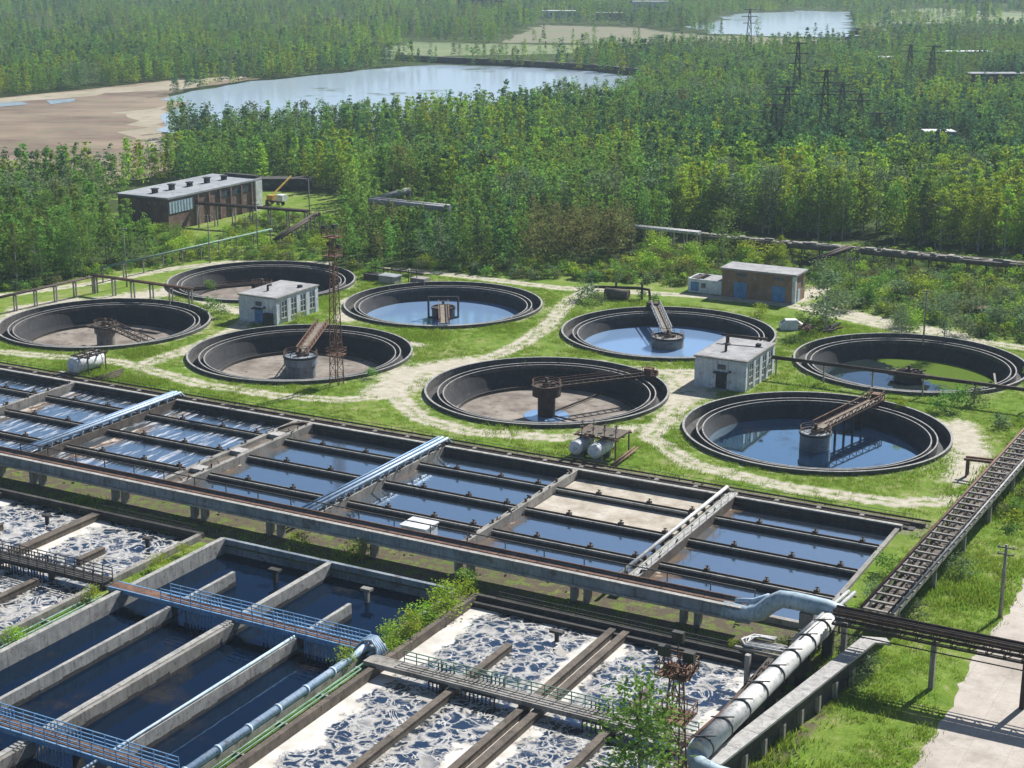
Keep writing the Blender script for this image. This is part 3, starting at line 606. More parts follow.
for pp in np.arange(-104, 61, 5.17): k.box(pp - .25, pp + .25, -30.35, -29.0, .12, .5)
k.build('pipe_block', M['conc'], t)
t = thing('long_near_wall', 'near wall of the long bays running beneath the raised flume', 'wall', 0, 0)
MB().box(-105, 61.4, -61.9, -61.3, -2.5, .62).build('coping', M['conc'], t)
# bays: floor and three overflow troughs each
wp = [w_[0] for w_ in WALLS]
blab = ['leftmost long bay, mostly beyond the left edge', 'aerated bay at the far left below the dry tank', 'aerated bay of streaky foam between the tanker vessel and the left pale blue pipes', 'aerated bay of streaky foam right of the left pale blue pipes',
        'still blue bay left of the middle pale blue pipes', 'still blue bay with the small white cabin beside it', 'bay with cream scum in its two far strips, below the pressure vessels', 'rightmost long bay of still blue water, ending at the grass']
for i in range(8):
    a, b = wp[i] + (1.6 if abs(wp[i] + 21.5) < .1 else .45), wp[i + 1] - (1.6 if abs(wp[i + 1] + 21.5) < .1 else .45)
    t = thing('settling_bay', blab[i], 'basin', 0, 0, 0, 0, 'long settling bays')
    MB().box(a, b, Q0, Q1 - .08, -2.6, -2.4).build('floor', M['conc_dark'], t)
    for j, qq in enumerate((-37, -45, -53)):
        k = MB(); e = b - (2.2 if (i == 6 and j == 0) else 0); k.box(a, e, qq - .42, qq + .42, -1.6, -.12); tr = k.build('overflow_trough', M['conc_dark'], t)
        k = MB(); k.box(a, e, qq - .42, qq - .26, -.12, .12); k.box(a, e, qq + .26, qq + .42, -.12, .12); k.build('trough_lip', M['conc_light' if i > 3 else 'conc'], tr)  # pale lips paint the lit top edges; trough body colour holds side shade
        MB().tube([(a, qq, .2), (e, qq, .2)], .09, 6).build('air_pipe', M['rust_dark'], tr)
        for s_ in (.28, .62, .9):
            x = a + (b - a) * s_; k = MB(); k.box(x - .3, x + .25, qq + .1, qq + .6, -.1, .38); k.box(x - .06, x + .06, qq + .3, qq + .42, .38, .7); k.box(x - .2, x + .25, qq + .3, qq + .4, .6, .67); k.build('valve', M['rust_dark'], tr)
    bub = i < 4
    def wsheet(q0, q1, m): struct('water', MB().add([(a, q0, -.5), (b, q0, -.5), (b, q1, -.5), (a, q1, -.5)], [(0, 1, 2, 3)]), M[m])
    if i == 6: wsheet(-45, Q1 - .06, 'water_cream'); wsheet(Q0, -45, 'water_bay')
    else: wsheet(Q0, Q1 - .06, 'water_bay_bubbly' if bub else 'water_bay')
k = MB()
for i in range(420):
    e_ = random.random()
    if e_ < .45: pp, qq, z_ = random.uniform(-80, 61), random.uniform(-30.3, -28.2), .12
    elif e_ < .75: pp, qq, z_ = random.choice((-63.4, -44.6, 20.2, 40.9, -20.3, -22.7, 1.0)) + random.uniform(-.25, .25), random.uniform(-60, -31), .6
    else: pp, qq, z_ = random.uniform(-60, 61), random.uniform(-63.8, -61.4), .6 if random.random() < .5 else .1
    a_ = random.uniform(0, 3.1); l_ = random.uniform(.1, .7); k.bar((pp, qq, z_ + .06), (pp + l_ * math.cos(a_), qq + l_ * .5 * math.sin(a_), z_ + random.uniform(.06, .5)), random.uniform(.05, .22), random.uniform(.05, .2))
o = put(k.build('scrap_debris', M['rust_dark'])); tag(o, 'scattered rusty scrap lying along the walls of the long bays', 'debris', kind='stuff')
# raised flume on piers
t = thing('raised_flume', 'long raised blue-grey flume on paired piers crossing the plant', 'flume', 0, 0)
FZ0, FZ1 = 1.95, 3.05
MB().box(-105, 55.5, -66.65, -66.45, FZ0, FZ1).build('flume_side', M['flume'], t)
MB().box(-105, 55.5, -64.3, -64.1, FZ0, FZ1 - .1).build('flume_side', M['flume'], t)
MB().box(-105, 55.5, -66.45, -64.3, FZ0, FZ0 + .2).build('flume_bottom', M['conc_dark'], t)
MB().box(-105, 55.5, -66.1, -64.9, FZ1 - .25, FZ1 - .13).build('walkway', M['rust'], t)
k = MB(); k.box(-105, 55.5, -66.8, -66.3, FZ1, FZ1 + .12); k.build('coping', M['conc_light'], t)
MB().box(-105, 56.5, -66.9, -66.72, FZ0 - .22, FZ0 + .02).build('ledge', M['conc_light'], t)
MB().tube([(-105, -64.6, FZ1 + .12), (55, -64.6, FZ1 + .12)], .13, 8).build('pipe', M['rust'], t)
k = MB(); rail(k, (-105, -64.2, FZ1 - .1), (56, -64.2, FZ1 - .1), 1.2, 4.6, .06, ()); k.build('railing', M['steel_dark'], t)
for pp in np.arange(-104, 55, 3.45): MB().box(pp - .06, pp + .06, -66.72, -66.6, FZ0, FZ1).build('stiffener', M['flume'], t)
pier_us = [40, 124, 205, 282, 376, 473, 590, 700]
for pp in [-66, -54.5, -43] + [GP(u, 462 + .2 * u + 12, .2)[0] for u in pier_us]:
    for dx in (-.75, .75):
        MB().box(pp + dx - .28, pp + dx + .28, -66.5, -65.6, 0, FZ0).build('pier', M['conc'], t)
    MB().box(pp - 1.1, pp + 1.1, -66.6, -64.2, FZ0 - .3, FZ0 - .003).build('pier_cap', M['conc'], t)
# ---------------------------------------------------------------- aeration blocks B, C, D
def blockwall(t, p0, p1, q0, q1, top, m='conc', name='wall', bot=-3):
    o = MB().box(p0, p1, q0, q1, bot, top).build(name, M[m], t)
    if name == 'baffle_wall' and m in ('conc', 'conc_light'):
        k = MB(); q = q0; r_ = random.Random(int(p0 * 10))
        while q < q1: e = min(q1 + .004, q + r_.uniform(.7, 2.2)); k.box(p0 - .004, p1 + .004, q, e, -1.3, -.62 + r_.uniform(-.12, .12)); q = e
        k.build('tide_mark', M['conc_dark'], o)
    return o
QF = -71.0
tBk = thing('clear_water_basin', 'deep blue water basin with pale concrete baffle walls in the left foreground', 'basin', 0, 0)
blockwall(tBk, -3.9, 26.6, QF, QF + .45, .62, 'flume', 'far_wall'); blockwall(tBk, -3.9, -3.3, -131, QF, .75, 'conc_light', 'side_wall'); blockwall(tBk, 26.0, 26.6, -131, QF, .6, 'conc', 'side_wall')
for (pc, wd, qs, m) in ((3.2, .4, -77.8, 'conc_light'), (10.9, 1.5, QF, 'conc_light'), (18.6, .6, -78.8, 'conc_light')):
    if wd > 1: blockwall(tBk, pc - .5, pc + .1, -130, qs, .62, m, 'baffle_wall'); blockwall(tBk, pc + .104, pc + .5, -130, -88.2, .5, 'conc', 'baffle_wall')
    else: blockwall(tBk, pc - .2, pc + .2, -85.8, qs, .55, m, 'baffle_wall'); blockwall(tBk, pc - .2, pc + .2, -130, -88.0, .55, m, 'baffle_wall')
MB().tube([(18.6, -130, .75), (18.6, -88.2, .75)], .14, 8).build('pipe', M['pipeblue'], tBk)
blockwall(tBk, -3.3, 26.0, -131, QF, -3, 'conc_dark', 'floor', -3.2)
MB().tube([(26.3, -131, .95), (26.3, -89, .95), (26.6, -87.8, 1.5)], .36, 14).build('blue_pipe', M['paleblue'], tBk)
k = MB()
for qq in np.arange(-130, -89, 4.1): k.tube([(26.3, qq, .95), (26.3, qq + .25, .95)], .43, 14)
k.build('pipe_collar', M['paleblue'], tBk)
k = MB(); k.box(17.4, 18.6, -75.2, -74.5, .35, .6); k.box(17.8, 18.2, -75.0, -74.6, -3, .35); k.build('mixer_post', M['conc'], tBk)
k = MB(); k.box(5.8, 7.2, -75.4, -74.7, .25, .5); k.box(6.3, 6.7, -75.2, -74.8, -3, .25); k.build('mixer_post', M['conc_dark'], tBk)
struct('water', MB().add([(-3.3, -131, -1.0), (26, -131, -1.0), (26, QF, -1.0), (-3.3, QF, -1.0)], [(0, 1, 2, 3)]), M['water_blue'])
tCk = thing('foaming_aeration_basin', 'foaming aeration basin with brown baffle walls in the centre foreground', 'basin', 0, 0)
blockwall(tCk, 28.4, 60.6, QF, QF + .45, .62, 'conc_dark', 'far_wall'); blockwall(tCk, 28.9, 60.0, QF - .9, QF, .15, 'conc_dark', 'ledge'); blockwall(tCk, 28.3, 28.9, -131, QF, .6, 'conc_brown', 'side_wall'); blockwall(tCk, 60.0, 60.6, -131, QF, .9, 'conc_dark', 'side_wall')  # dark ledge colour also paints the shadow along the far wall
def tubewall(t, pc, q0, q1, w=.6, top=.3): blockwall(t, pc - w / 2, pc + w / 2, q0, q1, top, 'conc_brown', 'baffle_wall'); blockwall(t, pc - w / 2 - .06, pc + w / 2 + .06, q0, q1, top + .1, 'conc_brown', 'baffle_cap', top + .003)
for pc, qs in ((37.0, -79), (52.5, -81)): tubewall(tCk, pc, -130, qs)
for pc in (44.2, 45.6): tubewall(tCk, pc, -130, QF)
blockwall(tCk, 28.9, 60.0, -131, QF, -3, 'conc_dark', 'floor', -3.2)
k = MB(); k.box(39.3, 40.7, -75.3, -74.7, .5, .75); k.box(39.8, 40.2, -75.1, -74.9, -3, .5); k.build('mixer_post', M['conc_dark'], tCk)
struct('water', MB().add([(28.9, -131, -.35), (60, -131, -.35), (60, QF, -.35), (28.9, QF, -.35)], [(0, 1, 2, 3)]), M['foam_c'])
tDk = thing('foaming_aeration_basin', 'foaming aeration basin cut off by the left edge of the photo', 'basin', 0, 0)
blockwall(tDk, -60, -6.6, QF, QF + .45, .62, 'conc_dark', 'far_wall'); blockwall(tDk, -7.2, -6.6, -131, QF, .6, 'conc', 'side_wall'); blockwall(tDk, -60.4, -60, -131, QF, .6, 'conc', 'side_wall')
for pc, q0, qs in ((-14, -82.7, -78.8), (-14, -130, -88.8), (-29.3, -130, -78.8), (-45, -130, -79)): tubewall(tDk, pc, q0, qs)
for pc in (-22, -37.5, -52): tubewall(tDk, pc, -130, QF, 1.0)
blockwall(tDk, -60, -7.2, -131, QF, -3, 'conc_dark', 'floor', -3.2)
for xx in (-11, -26): k = MB(); k.box(xx - .5, xx + .5, -75.3, -74.7, .5, .75); k.box(xx - .25, xx + .25, -75.1, -74.9, -3, .5); k.build('mixer_post', M['conc_dark'], tDk)
struct('water', MB().add([(-60, -131, -.35), (-7.2, -131, -.35), (-7.2, QF, -.35), (-60, QF, -.35)], [(0, 1, 2, 3)]), M['foam_d'])
# footbridges
def footbridge(label, p0, p1, qc, z, md, mr, name='footbridge', w=1.5, combs=(), h=1.15, back=True, front=True, low=.5):
    t = thing(name, label, 'footbridge', p0, qc, 0, 0, 'footbridges over the aeration basins'); L = p1 - p0
    MB().box(0, L, -w / 2, w / 2, z, z + .1).build('deck', M[md], t)
    for sy in (-1, 1): MB().box(0, L, sy * w / 2 - .08, sy * w / 2 + .08, z - .35, z + .12).build('girder', M[mr if md == 'rust' else md], t)
    for sy, on in ((1, back), (-1, front)):
        if on: k = MB(); rail(k, (low, sy * w / 2, z + .1), (L, sy * w / 2, z + .1), h, 1.3, .045, (.33, .66)); k.build('railing', M[mr], t)
    n = max(2, int(L / 7.6))
    for i in range(n + 1): x = L * i / n; MB().box(x - .2, x + .2, -.5, .5, -3, z - .36).build('pier', M['conc_dark'], t)
    for a, b in combs:
        k = MB()
        for x in np.arange(a, b, .42): k.bar((x - p0, -w / 2 - .12, z - .25), (x - p0, -w / 2 - .12, -1.1), .11); k.bar((x - p0, w / 2 + .1, z + .9), (x - p0, w / 2 + .1, z - .3), .09)
        k.bar((a - p0, -w / 2 - .12, z - .25), (b - p0, -w / 2 - .12, z - .25), .16); k.build('sluice_gate', M['steel_dark' if mr != 'blue' else 'blue'], t)
    return t
footbridge('blue railed footbridge crossing the middle of the dark blue basin', -5.2, 26.0, -86.9, .75, 'rust', 'blue', combs=((4.8, 8.2), (14.6, 15.3), (15.8, 18.0), (19.6, 24.6)), low=7)
footbridge('blue railed footbridge at the bottom left corner of the dark blue basin', -4.5, 25.8, -114.3, .9, 'rust', 'blue', combs=((4.8, 8), (12, 15)))
footbridge('grey footbridge with a green railing over the central foaming basin', 27.5, 60.0, -88.9, .8, 'conc', 'green', combs=((34.6, 36.6), (38, 41.5), (50, 52.2)), front=False, low=3.5)
footbridge('dark railed footbridge over the foaming basin at the left edge', -60, -6.2, -86.6, .8, 'conc_dark', 'steel_dark', combs=((-21, -17), (-16.5, -14), (-30, -26)))
k = MB(); t = thing('blue_pipe_manifold', 'bundle of pale blue pipe bends at the right end of the blue footbridge', 'pipe', 26.8, -87.2)
for i in range(5):
    k = MB(); a = i * .45 - .9; k.tube([(-1.2 + .1 * i, a, 1.0), (-.6, a * .7, 1.9), (.3, a * .5, 2.0), (.9, a * .6, 1.3), (1.2, a, .5)], .12, 8); k.build('pipe_bend', M['paleblue'], t)
k = MB(); k.tube([(-.9, -.9, 1.0), (.9, .9, 1.0)], .3, 10); k.tube([(.2, -1, .6), (.2, 1, .6)], .22, 10); k.build('header_pipe', M['pipeblue'], t)
k = MB(); k.box(-1.2, 1.4, -1.2, 1.2, 0, .6); k.build('plinth', M['conc_dark'], t)
# low steel things between the blocks
t = thing('low_railing', 'thin dark railing along the dirt strip under the raised flume', 'railing', 0, 0); k = MB(); rail(k, (31, -70.2, .1), (60, -70.2, .1), 1.0, 2.4, .03); k.build('railing', M['steel_dark'], t)
k = MB(); rail(k, (-22, -70.2, .1), (-8, -70.2, .1), 1.0, 2.4, .03); k.build('railing', M['steel_dark'], t)
for p0, p1, lab in ((-6.4, -3.9, 'pair of thin pipes along the grassy bank left of the dark blue basin'), (26.7, 28.2, 'pair of thin pipes along the grassy bank right of the dark blue basin')):
    t = thing('bank_pipes', lab, 'pipe', 0, 0)
    for f_ in (.3, .62): MB().tube([((p0 + (p1 - p0) * f_), -128, .35), ((p0 + (p1 - p0) * f_), -89, .35)], .09, 6).build('pipe', M['green'], t)
    k = MB()
    for qq in np.arange(-126, -88, 6): k.box(p0 + .1, p1 - .1, qq - .12, qq + .12, .0, .28)
    k.build('sleeper', M['conc'], t)
# rubble strip under the flume
k = MB()
for i in range(150):
    pp = random.uniform(-40, 60); qq = random.uniform(-70.2, -67.2); s_ = random.uniform(.15, .5); h_ = random.uniform(.1, .4)
    k.add([(pp - s_, qq - s_ * .7, 0), (pp + s_, qq - s_ * .5, 0), (pp + s_ * .8, qq + s_ * .6, 0), (pp - s_ * .7, qq + s_ * .5, 0), (pp + .1 * s_, qq, h_)], [(0, 1, 4), (1, 2, 4), (2, 3, 4), (3, 0, 4)])
o = struct('rubble', k, M['conc_brown']); tag(o, 'scattered rubble on the dirt strip under the raised flume', 'rubble', kind='stuff')
# ---------------------------------------------------------------- big pipes at the right end
t = thing('bypass_pipe', 'fat pale blue pipe bending up from the flume to the insulated main', 'pipe', 0, 0)
MB().tube([(53.5, -66.0, 2.3), (56.0, -66.0, 2.35), (57.2, -66.0, 2.8), (58.3, -65.9, 3.9), (59.2, -65.8, 4.5), (60.4, -65.8, 4.6), (63.6, -65.8, 4.5), (65.3, -65.9, 4.2), (66.0, -66.3, 3.6)], .85, 18).build('pipe', M['pipeblue'], t)
MB().tube([(54.5, -65.4, 3.2), (56.3, -65.3, 3.5), (57.8, -65.2, 4.3)], .28, 10).build('branch_pipe', M['paleblue'], t)
MB().box(61.2, 62.4, -66.4, -65.2, 0, 3.75).build('support', M['conc'], t)
pA = GP(835, 615, 3.7); pB = GP(698, 752, 3.7)
t = thing('insulated_main', 'fat white insulated pipe with strap saddles running down the right side', 'pipe', 0, 0)
pts = [(pA[0] + (pB[0] - pA[0]) * s_, pA[1] + (pB[1] - pA[1]) * s_, 3.7) for s_ in (0, .33, .66, 1.0)]
MB().tube(pts, .88, 20).build('pipe', M['pipe'], t)
k = MB()
for s_ in np.linspace(.12, .97, 8):
    x, y = pA[0] + (pB[0] - pA[0]) * s_, pA[1] + (pB[1] - pA[1]) * s_; k.tube([(x, y - .09, 3.7), (x, y + .09, 3.7)], .95, 20)
    k.bar((x - 1.1, y + .3, 4.3), (x + .9, y + .3, 4.75), .09); k.bar((x - .6, y - .3, 4.65), (x + .9, y + .3, 4.75), .08)
k.build('saddle_strap', M['steel_dark'], t)
MB().tube([(pB[0] - .6, pB[1] + 1.8, 3.2), (pB[0] - .4, pB[1] + .2, 3.1), (pB[0] + .6, pB[1] - .9, 3.0), (pB[0] + 2.2, pB[1] - 1.3, 2.9), (pB[0] + 12, pB[1] - 1.8, 2.8)], .8, 18).build('elbow_pipe', M['pipeblue'], t)
for s_ in np.linspace(.05, .95, 5):
    x, y = pA[0] + (pB[0] - pA[0]) * s_, pA[1] + (pB[1] - pA[1]) * s_; MB().box(x - .5, x + .5, y - .25, y + .25, 0, 2.83).build('pier', M['conc_dark'], t)
t = thing('rusty_pipe', 'thin rusty pipe between the foaming basin and the white insulated main', 'pipe', 0, 0); qc = GP(797, 645, 3.6); qd = GP(650, 775, 3.0); MB().tube([(qc[0], qc[1], 3.4), (qd[0], qd[1], 3.0)], .16, 8).build('pipe', M['rust'], t)
for s_ in (.1, .4, .7, .97): x, y = qc[0] + (qd[0] - qc[0]) * s_, qc[1] + (qd[1] - qc[1]) * s_; MB().bar((x, y, 0), (x, y, 3.0), .2).build('post', M['rust_dark'], t)
t = thing('small_pipes', 'pair of thin pale pipes running beside the white insulated main', 'pipe', 0, 0)
qa, qb = GP(852, 592, 4.4), GP(797, 641, 4.4)
for dx in (-.35, .25): MB().tube([(qa[0] + dx, qa[1], 4.4), (qb[0] + dx, qb[1], 4.4)], .2, 8).build('pipe', M['steel'], t)
k = MB()
for s_ in np.linspace(.03, .97, 6):
    x, y = qa[0] + (qb[0] - qa[0]) * s_, qa[1] + (qb[1] - qa[1]) * s_; k.bar((x - .9, y, 0), (x - .9, y, 4.2), .18); k.bar((x - 1, y, 4.15), (x + .6, y, 4.15), .14)
k.build('post', M['rust_dark'], t)
sA, sB = GP(868, 640, 2.7), GP(712, 762, 2.7)
t = thing('covered_slab_channel', 'grey slab covered channel on piers beside the white insulated main', 'channel', 0, 0)
k = MB(); n = 9; w2 = .74
for i in range(n):
    x0 = sA[0] + (sB[0] - sA[0]) * i / n; y0 = sA[1] + (sB[1] - sA[1]) * i / n; x1 = sA[0] + (sB[0] - sA[0]) * (i + .985) / n; y1 = sA[1] + (sB[1] - sA[1]) * (i + .985) / n
    k.bar((x0, y0, 2.6), (x1, y1, 2.6), w2 * 2, .22)
k.bar((sA[0] - .4, sA[1] + .1, 2.6), (sA[0] + 1.5, sA[1] + 1.6, 2.2), w2 * 1.7, .2)
k.build('cover_slab', M['gravel'], t)
MB().bar((sA[0], sA[1], 2.05), (sB[0], sB[1], 2.05), w2 * 1.5, .85).build('channel_body', M['conc_dark'], t); MB().bar((sA[0] - .1, sA[1], .8), (sB[0] - .1, sB[1], .8), .9, 1.7).build('base_wall', M['conc_dark'], t)  # base wall coloured dark to paint the shade under the slab
for s_ in np.linspace(.04, .96, 9): x, y = sA[0] + (sB[0] - sA[0]) * s_, sA[1] + (sB[1] - sA[1]) * s_; MB().box(x - .7, x + .7, y - .25, y + .25, 0, 1.6).build('pier', M['conc'], t)
# pipe rack frame near the end of the flume
t = thing('pipe_rack', 'small rack of bent steel pipes on a concrete post beside the foaming basin', 'pipe rack', 0, 0)
r0 = GP(735, 640, 3.6); r1 = GP(800, 650, 3.6)
for i in range(4):
    o_ = i * .38; k = MB(); k.tube([(r1[0] + .5, r1[1] - 1.0 + o_, 3.6), (r0[0] + 1.2, r0[1] - .6 + o_ * .6, 3.6), (r0[0] + .5 + o_ * .8, r0[1] + .3 + o_, 3.65), (r0[0] + 1.2 + o_, r0[1] + 1.8 - o_ * .2, 3.65), (r0[0] + 3.2, r0[1] + 2.2 - o_ * .5, 3.6)], .11, 8); k.build('pipe', M['steel' if i % 2 else 'pipe'], t)
MB().box(r0[0] + .3, r0[0] + 4.8, r0[1] - .9, r0[1] - .6, 3.2, 3.45).build('beam', M['conc'], t); MB().box(r0[0] + .3, r0[0] + 4.8, r0[1] + 1.2, r0[1] + 1.5, 3.2, 3.45).build('beam', M['conc'], t)
bp = GP(748, 690, 0); MB().box(59.7, 60.15, -76.8, -76.3, -.5, 3.4).build('post', M['conc_light'], t); MB().box(r0[0] + 4.2, r0[0] + 4.6, r0[1] + .8, r0[1] + 1.2, 0, 3.2).build('post', M['conc'], t)
t = thing('basin_railing', 'rusty railing along the right edge of the central foaming basin', 'railing', 0, 0); k = MB(); rail(k, (61.0, -97, 1.0), (61.0, -74, 1.0), 1.0, 1.5, .045); k.build('railing', M['rust'], t)
MB().box(60.7, 61.3, -131, -73, 0, 1.0).build('kerb', M['conc_brown'], t)
# ---------------------------------------------------------------- trestle pipe rack on the right
def trestle(name, label, a, b, z, w, m, step, bents, m2='rust_dark', legs=2):
    L = math.dist(a, b); ang = math.atan2(b[1] - a[1], b[0] - a[0]); t = thing(name, label, 'pipe trestle', a[0], a[1], 0, ang)
    for sy in (-1, 1):
        MB().bar((0, sy * w / 2, z), (L, sy * w / 2, z), .3, .5).build('girder', M[m], t)
    k = MB()
    for x in np.arange(.3, L, step): k.bar((x, -w / 2 - .3, z + .32), (x, w / 2 + .3, z + .32), .28, .16)
    k.build('cross_beams', M[m], t)
    for j, (yy, r) in enumerate(((-.33, .2), (.3, .13), (.05, .1))): MB().tube([(0, yy * w, z - .08), (L, yy * w, z - .08)], r, 8).build('pipe', M[m2], t)
    for x in bents:
        for sy in (-1, 1): MB().bar((x, sy * w * .42, 0), (x, sy * w * .42, z - .25), .38).build('leg', M['conc'], t)
        MB().bar((x, -w * .5, z - .42), (x, w * .5, z - .42), .35, .3).build('bent_cap', M['conc'], t)
    return t
t = trestle('pipe_trestle', 'long ladder-like pipe trestle climbing away along the right edge', (67.2, -61.5), (69.6, 22), 2.9, 2.9, 'conc', 2.1, (3, 15.7, 27, 38, 49, 60, 71, 82), 'rust_dark')
k = MB(); 
for i in range(240): 
    x = random.uniform(0, 83); y = random.uniform(-1.1, 1.1); a_ = random.uniform(0, 3.14); l_ = random.uniform(.3, 1.1); k.bar((x, y, 2.85), (x + l_ * math.cos(a_), y + l_ * math.sin(a_) * .5, 2.95 + random.random() * .3), .12)
tag(k.build('pipe_debris', M['rust_dark'], t), kind='stuff')
MB().tube([(0, -1.5, 3.42), (83, -1.5, 3.42)], .13, 8).build('pipe', M['steel'], t); MB().tube([(0, -1.15, 3.38), (83, -1.15, 3.38)], .08, 8).build('pipe', M['rust_dark'], t); MB().tube([(0, 1.5, 3.42), (83, 1.5, 3.42)], .15, 8).build('pipe', M['rust'], t)
MB().box(0, 83, -1.2, 1.2, 2.5, 2.6).build('tray', M['conc_brown'], t)
t = thing('pipe_bridge', 'dark rusty truss bridge carrying pipes over the concrete road', 'pipe bridge', 65.2, -68.4)
mb = MB(); truss(mb, (0, 0, 4.6), (40, 0, 4.6), 1.5, .95, 26, .07); mb.build('truss', M['rust_dark'], t)
MB().box(0, 40, -.6, .6, 5.55, 5.66).build('deck', M['rust'], t)
for yy, zz, r in ((-.55, 5.85, .16), (0, 5.8, .12), (.5, 5.85, .16), (.2, 4.75, .18)): MB().tube([(0, yy, zz), (40, yy, zz)], r, 8).build('pipe', M['rust_dark'], t)
MB().tube([(0, -.75, 3.9), (40, -.75, 3.9)], .06, 6).build('cable', M['steel_dark'], t); MB().tube([(0, .75, 4.1), (40, .75, 4.1)], .06, 6).build('cable', M['steel_dark'], t)
for x in (1.0, 9.2, 17.2, 29): MB().box(x - .22, x + .22, -.3, .3, 0, 4.5).build('pier', M['conc' if x < 12 else 'rust_dark'], t)
MB().box(16.9, 17.6, -.2, .2, 5.66, 6.3).build('post_stub', M['rust_dark'], t)
t = thing('short_trestle', 'short rusty pipe trestle joining the long one beside the big blue tank', 'pipe trestle', 0, 0)
e0 = GP(965, 458, 2.3); e1 = GP(1022, 462, 2.6)
for dy in (-.5, .5): MB().bar((e0[0], e0[1] + dy, 2.3), (68, e0[1] + dy, 2.5), .25, .3).build('girder', M['rust'], t)
for x in (e0[0] + .4,): 
    for dy in (-.5, .5): MB().bar((x, e0[1] + dy, 0), (x, e0[1] + dy, 2.2), .22).build('leg', M['rust_dark'], t)

# ---------------------------------------------------------------- buildings
def wallbox(t, x0, x1, y0, y1, z0, z1, m, name='wall', th_=.3):
    k = MB(); k.box(x0, x1, y0, y0 + th_, z0, z1); k.box(x0, x1, y1 - th_, y1, z0, z1); k.box(x0, x0 + th_, y0 + th_, y1 - th_, z0, z1); k.box(x1 - th_, x1, y0 + th_, y1 - th_, z0, z1)
    return k.build(name, M[m], t)
def pump_house(label, p, q, dm='bluedoor', h=4.9, sx=7.9, sy=12.2):
    t = thing('pump_house', label, 'building', p, q, 0, 0, 'whitewashed pump houses')
    wallbox(t, 0, sx, 0, sy, -.3, h - .35, 'plaster')
    MB().box(-.02, sx + .02, -.04, sy + .04, h - .75, h - .62).build('cornice', M['plaster'], t)
    r_ = MB().box(-.25, sx + .25, -.25, sy + .25, h - .35, h - .12).build('roof', M['conc'], t)
    MB().box(.0, sx, .0, sy, h - .12, h - .08).build('felt_cover', M['roof'], r_)
    k = MB(); k.tube([(3.2, 4, h - .1), (3.2, 4, h + .8), (3.6, 4.6, h + .95)], .22, 8); k.build('vent_pipe', M['rust_dark'], r_)
    k = MB(); k.box(6.2, 6.9, 8.5, 9.2, h - .1, h + .35); k.build('vent_box', M['steel_dark'], r_)
    for i in range(4):                                                   # tall windows on the right side
        y = 1.4 + i * 2.75; w_ = MB().box(sx - .02, sx + .05, y, y + 1.45, 1.0, 3.9).build('window', M['glass'], t)
        k = MB()
        for yy in (y - .08, y + .68, y + 1.45): k.box(sx + .02, sx + .1, yy, yy + .1, .95, 3.95)
        for zz in (.92, 1.9, 2.9, 3.9): k.box(sx + .02, sx + .09, y, y + 1.45, zz, zz + .09)
        k.build('frame', M['white'], w_)
        MB().box(sx, sx + .16, y + 1.6, y + 2.5, -.2, h - .76).build('pilaster', M['plaster'], t)
        MB().box(sx, sx + .22, y - .12, y + 1.57, .78, .9).build('sill', M['conc'], w_)
    MB().box(-.1, .6, -.07, 0, -.2, h - .76).build('pilaster', M['plaster'], t); MB().box(sx - .6, sx + .1, -.07, 0, -.2, h - .76).build('pilaster', M['plaster'], t)
    d = MB().box(3.3, 5.0, -.08, .02, 0, 2.4).build('door', M[dm], t)
    MB().box(3.1, 5.2, -.9, 0, 2.55, 2.7).build('canopy', M['conc_dark'], t)
    MB().box(3.5, 4.8, -.06, .02, 3.05, 3.8).build('window', M['glass'], t)
    MB().box(2.9, 5.4, -1.3, -.09, -.05, .18).build('step', M['conc'], t)
    k = MB(); k.box(4.85, 4.93, -.14, -.08, 1.0, 1.25); k.build('handle', M['steel'], d)
    k = MB(); k.tube([(5.6, -.25, 2.9), (5.6, -.05, 2.9)], .06, 6); k.box(5.45, 5.75, -.45, -.2, 2.75, 3.05); k.build('wall_lamp', M['steel_dark'], t)
    return t
t = pump_house('whitewashed pump house with a black pipe leaving its roof, between the big blue tanks', 17.9, 13.6, 'steel_dark')  # dark door panel stands in for the shade of the doorway recess
k = MB(); k.tube([(1.6, 8.8, 4.8), (1.6, 8.8, 6.0)], .3, 8); k.tube([(.6, 8.8, 6.0), (7.6, 9.8, 5.9)], .2, 8); k.build('roof_pipe', M['rust_dark'], t)
t = pump_house('whitewashed pump house between the dry tanks on the left', -67.6, 14.3)
MB().box(5.6, 7.2, -.9, -.02, -.05, 2.0).build('lean_to', M['conc_dark'], t)
# brick workshop with annex
t = thing('brick_workshop', 'long flat roofed brick workshop with two blue doors beyond the tanks', 'building', -1, 72.6)
wallbox(t, 0, 14.1, 0, 5.6, -.2, 5.1, 'brick'); r_ = MB().box(-.35, 14.5, -.35, 5.95, 5.1, 5.4).build('roof', M['roof'], t)
for x in (2.4, 9.8): d = MB().box(x, x + 2.5, -.08, .02, 0, 2.9).build('door', M['bluedoor'], t); MB().box(x + 2.1, x + 2.2, -.14, -.08, 1.1, 1.4).build('handle', M['steel'], d)
for x in (2.6, 9.9): MB().box(x, x + 2.2, -.05, .02, 4.0, 4.6).build('window', M['glass'], t)
MB().box(14.08, 14.16, 1.6, 2.9, 0, 2.3).build('side_door', M['paleblue'], t); MB().box(14.08, 14.14, 3.6, 4.6, 2.4, 3.6).build('window', M['glass'], t)
MB().box(13.6, 14.25, -.08, .5, -.1, 5.0).build('pilaster', M['plaster'], t)
t = thing('roofless_annex', 'low pale blue annex with a broken roof left of the brick workshop', 'building', -7.9, 72.9)
wallbox(t, 0, 6.75, 0, 5.0, -.2, 2.6, 'plaster'); MB().box(.6, 2.2, -.06, .02, .3, 2.0).build('door', M['bluedoor'], t); MB().box(2.7, 3.6, -.05, .02, 1.0, 1.9).build('window', M['glass'], t)
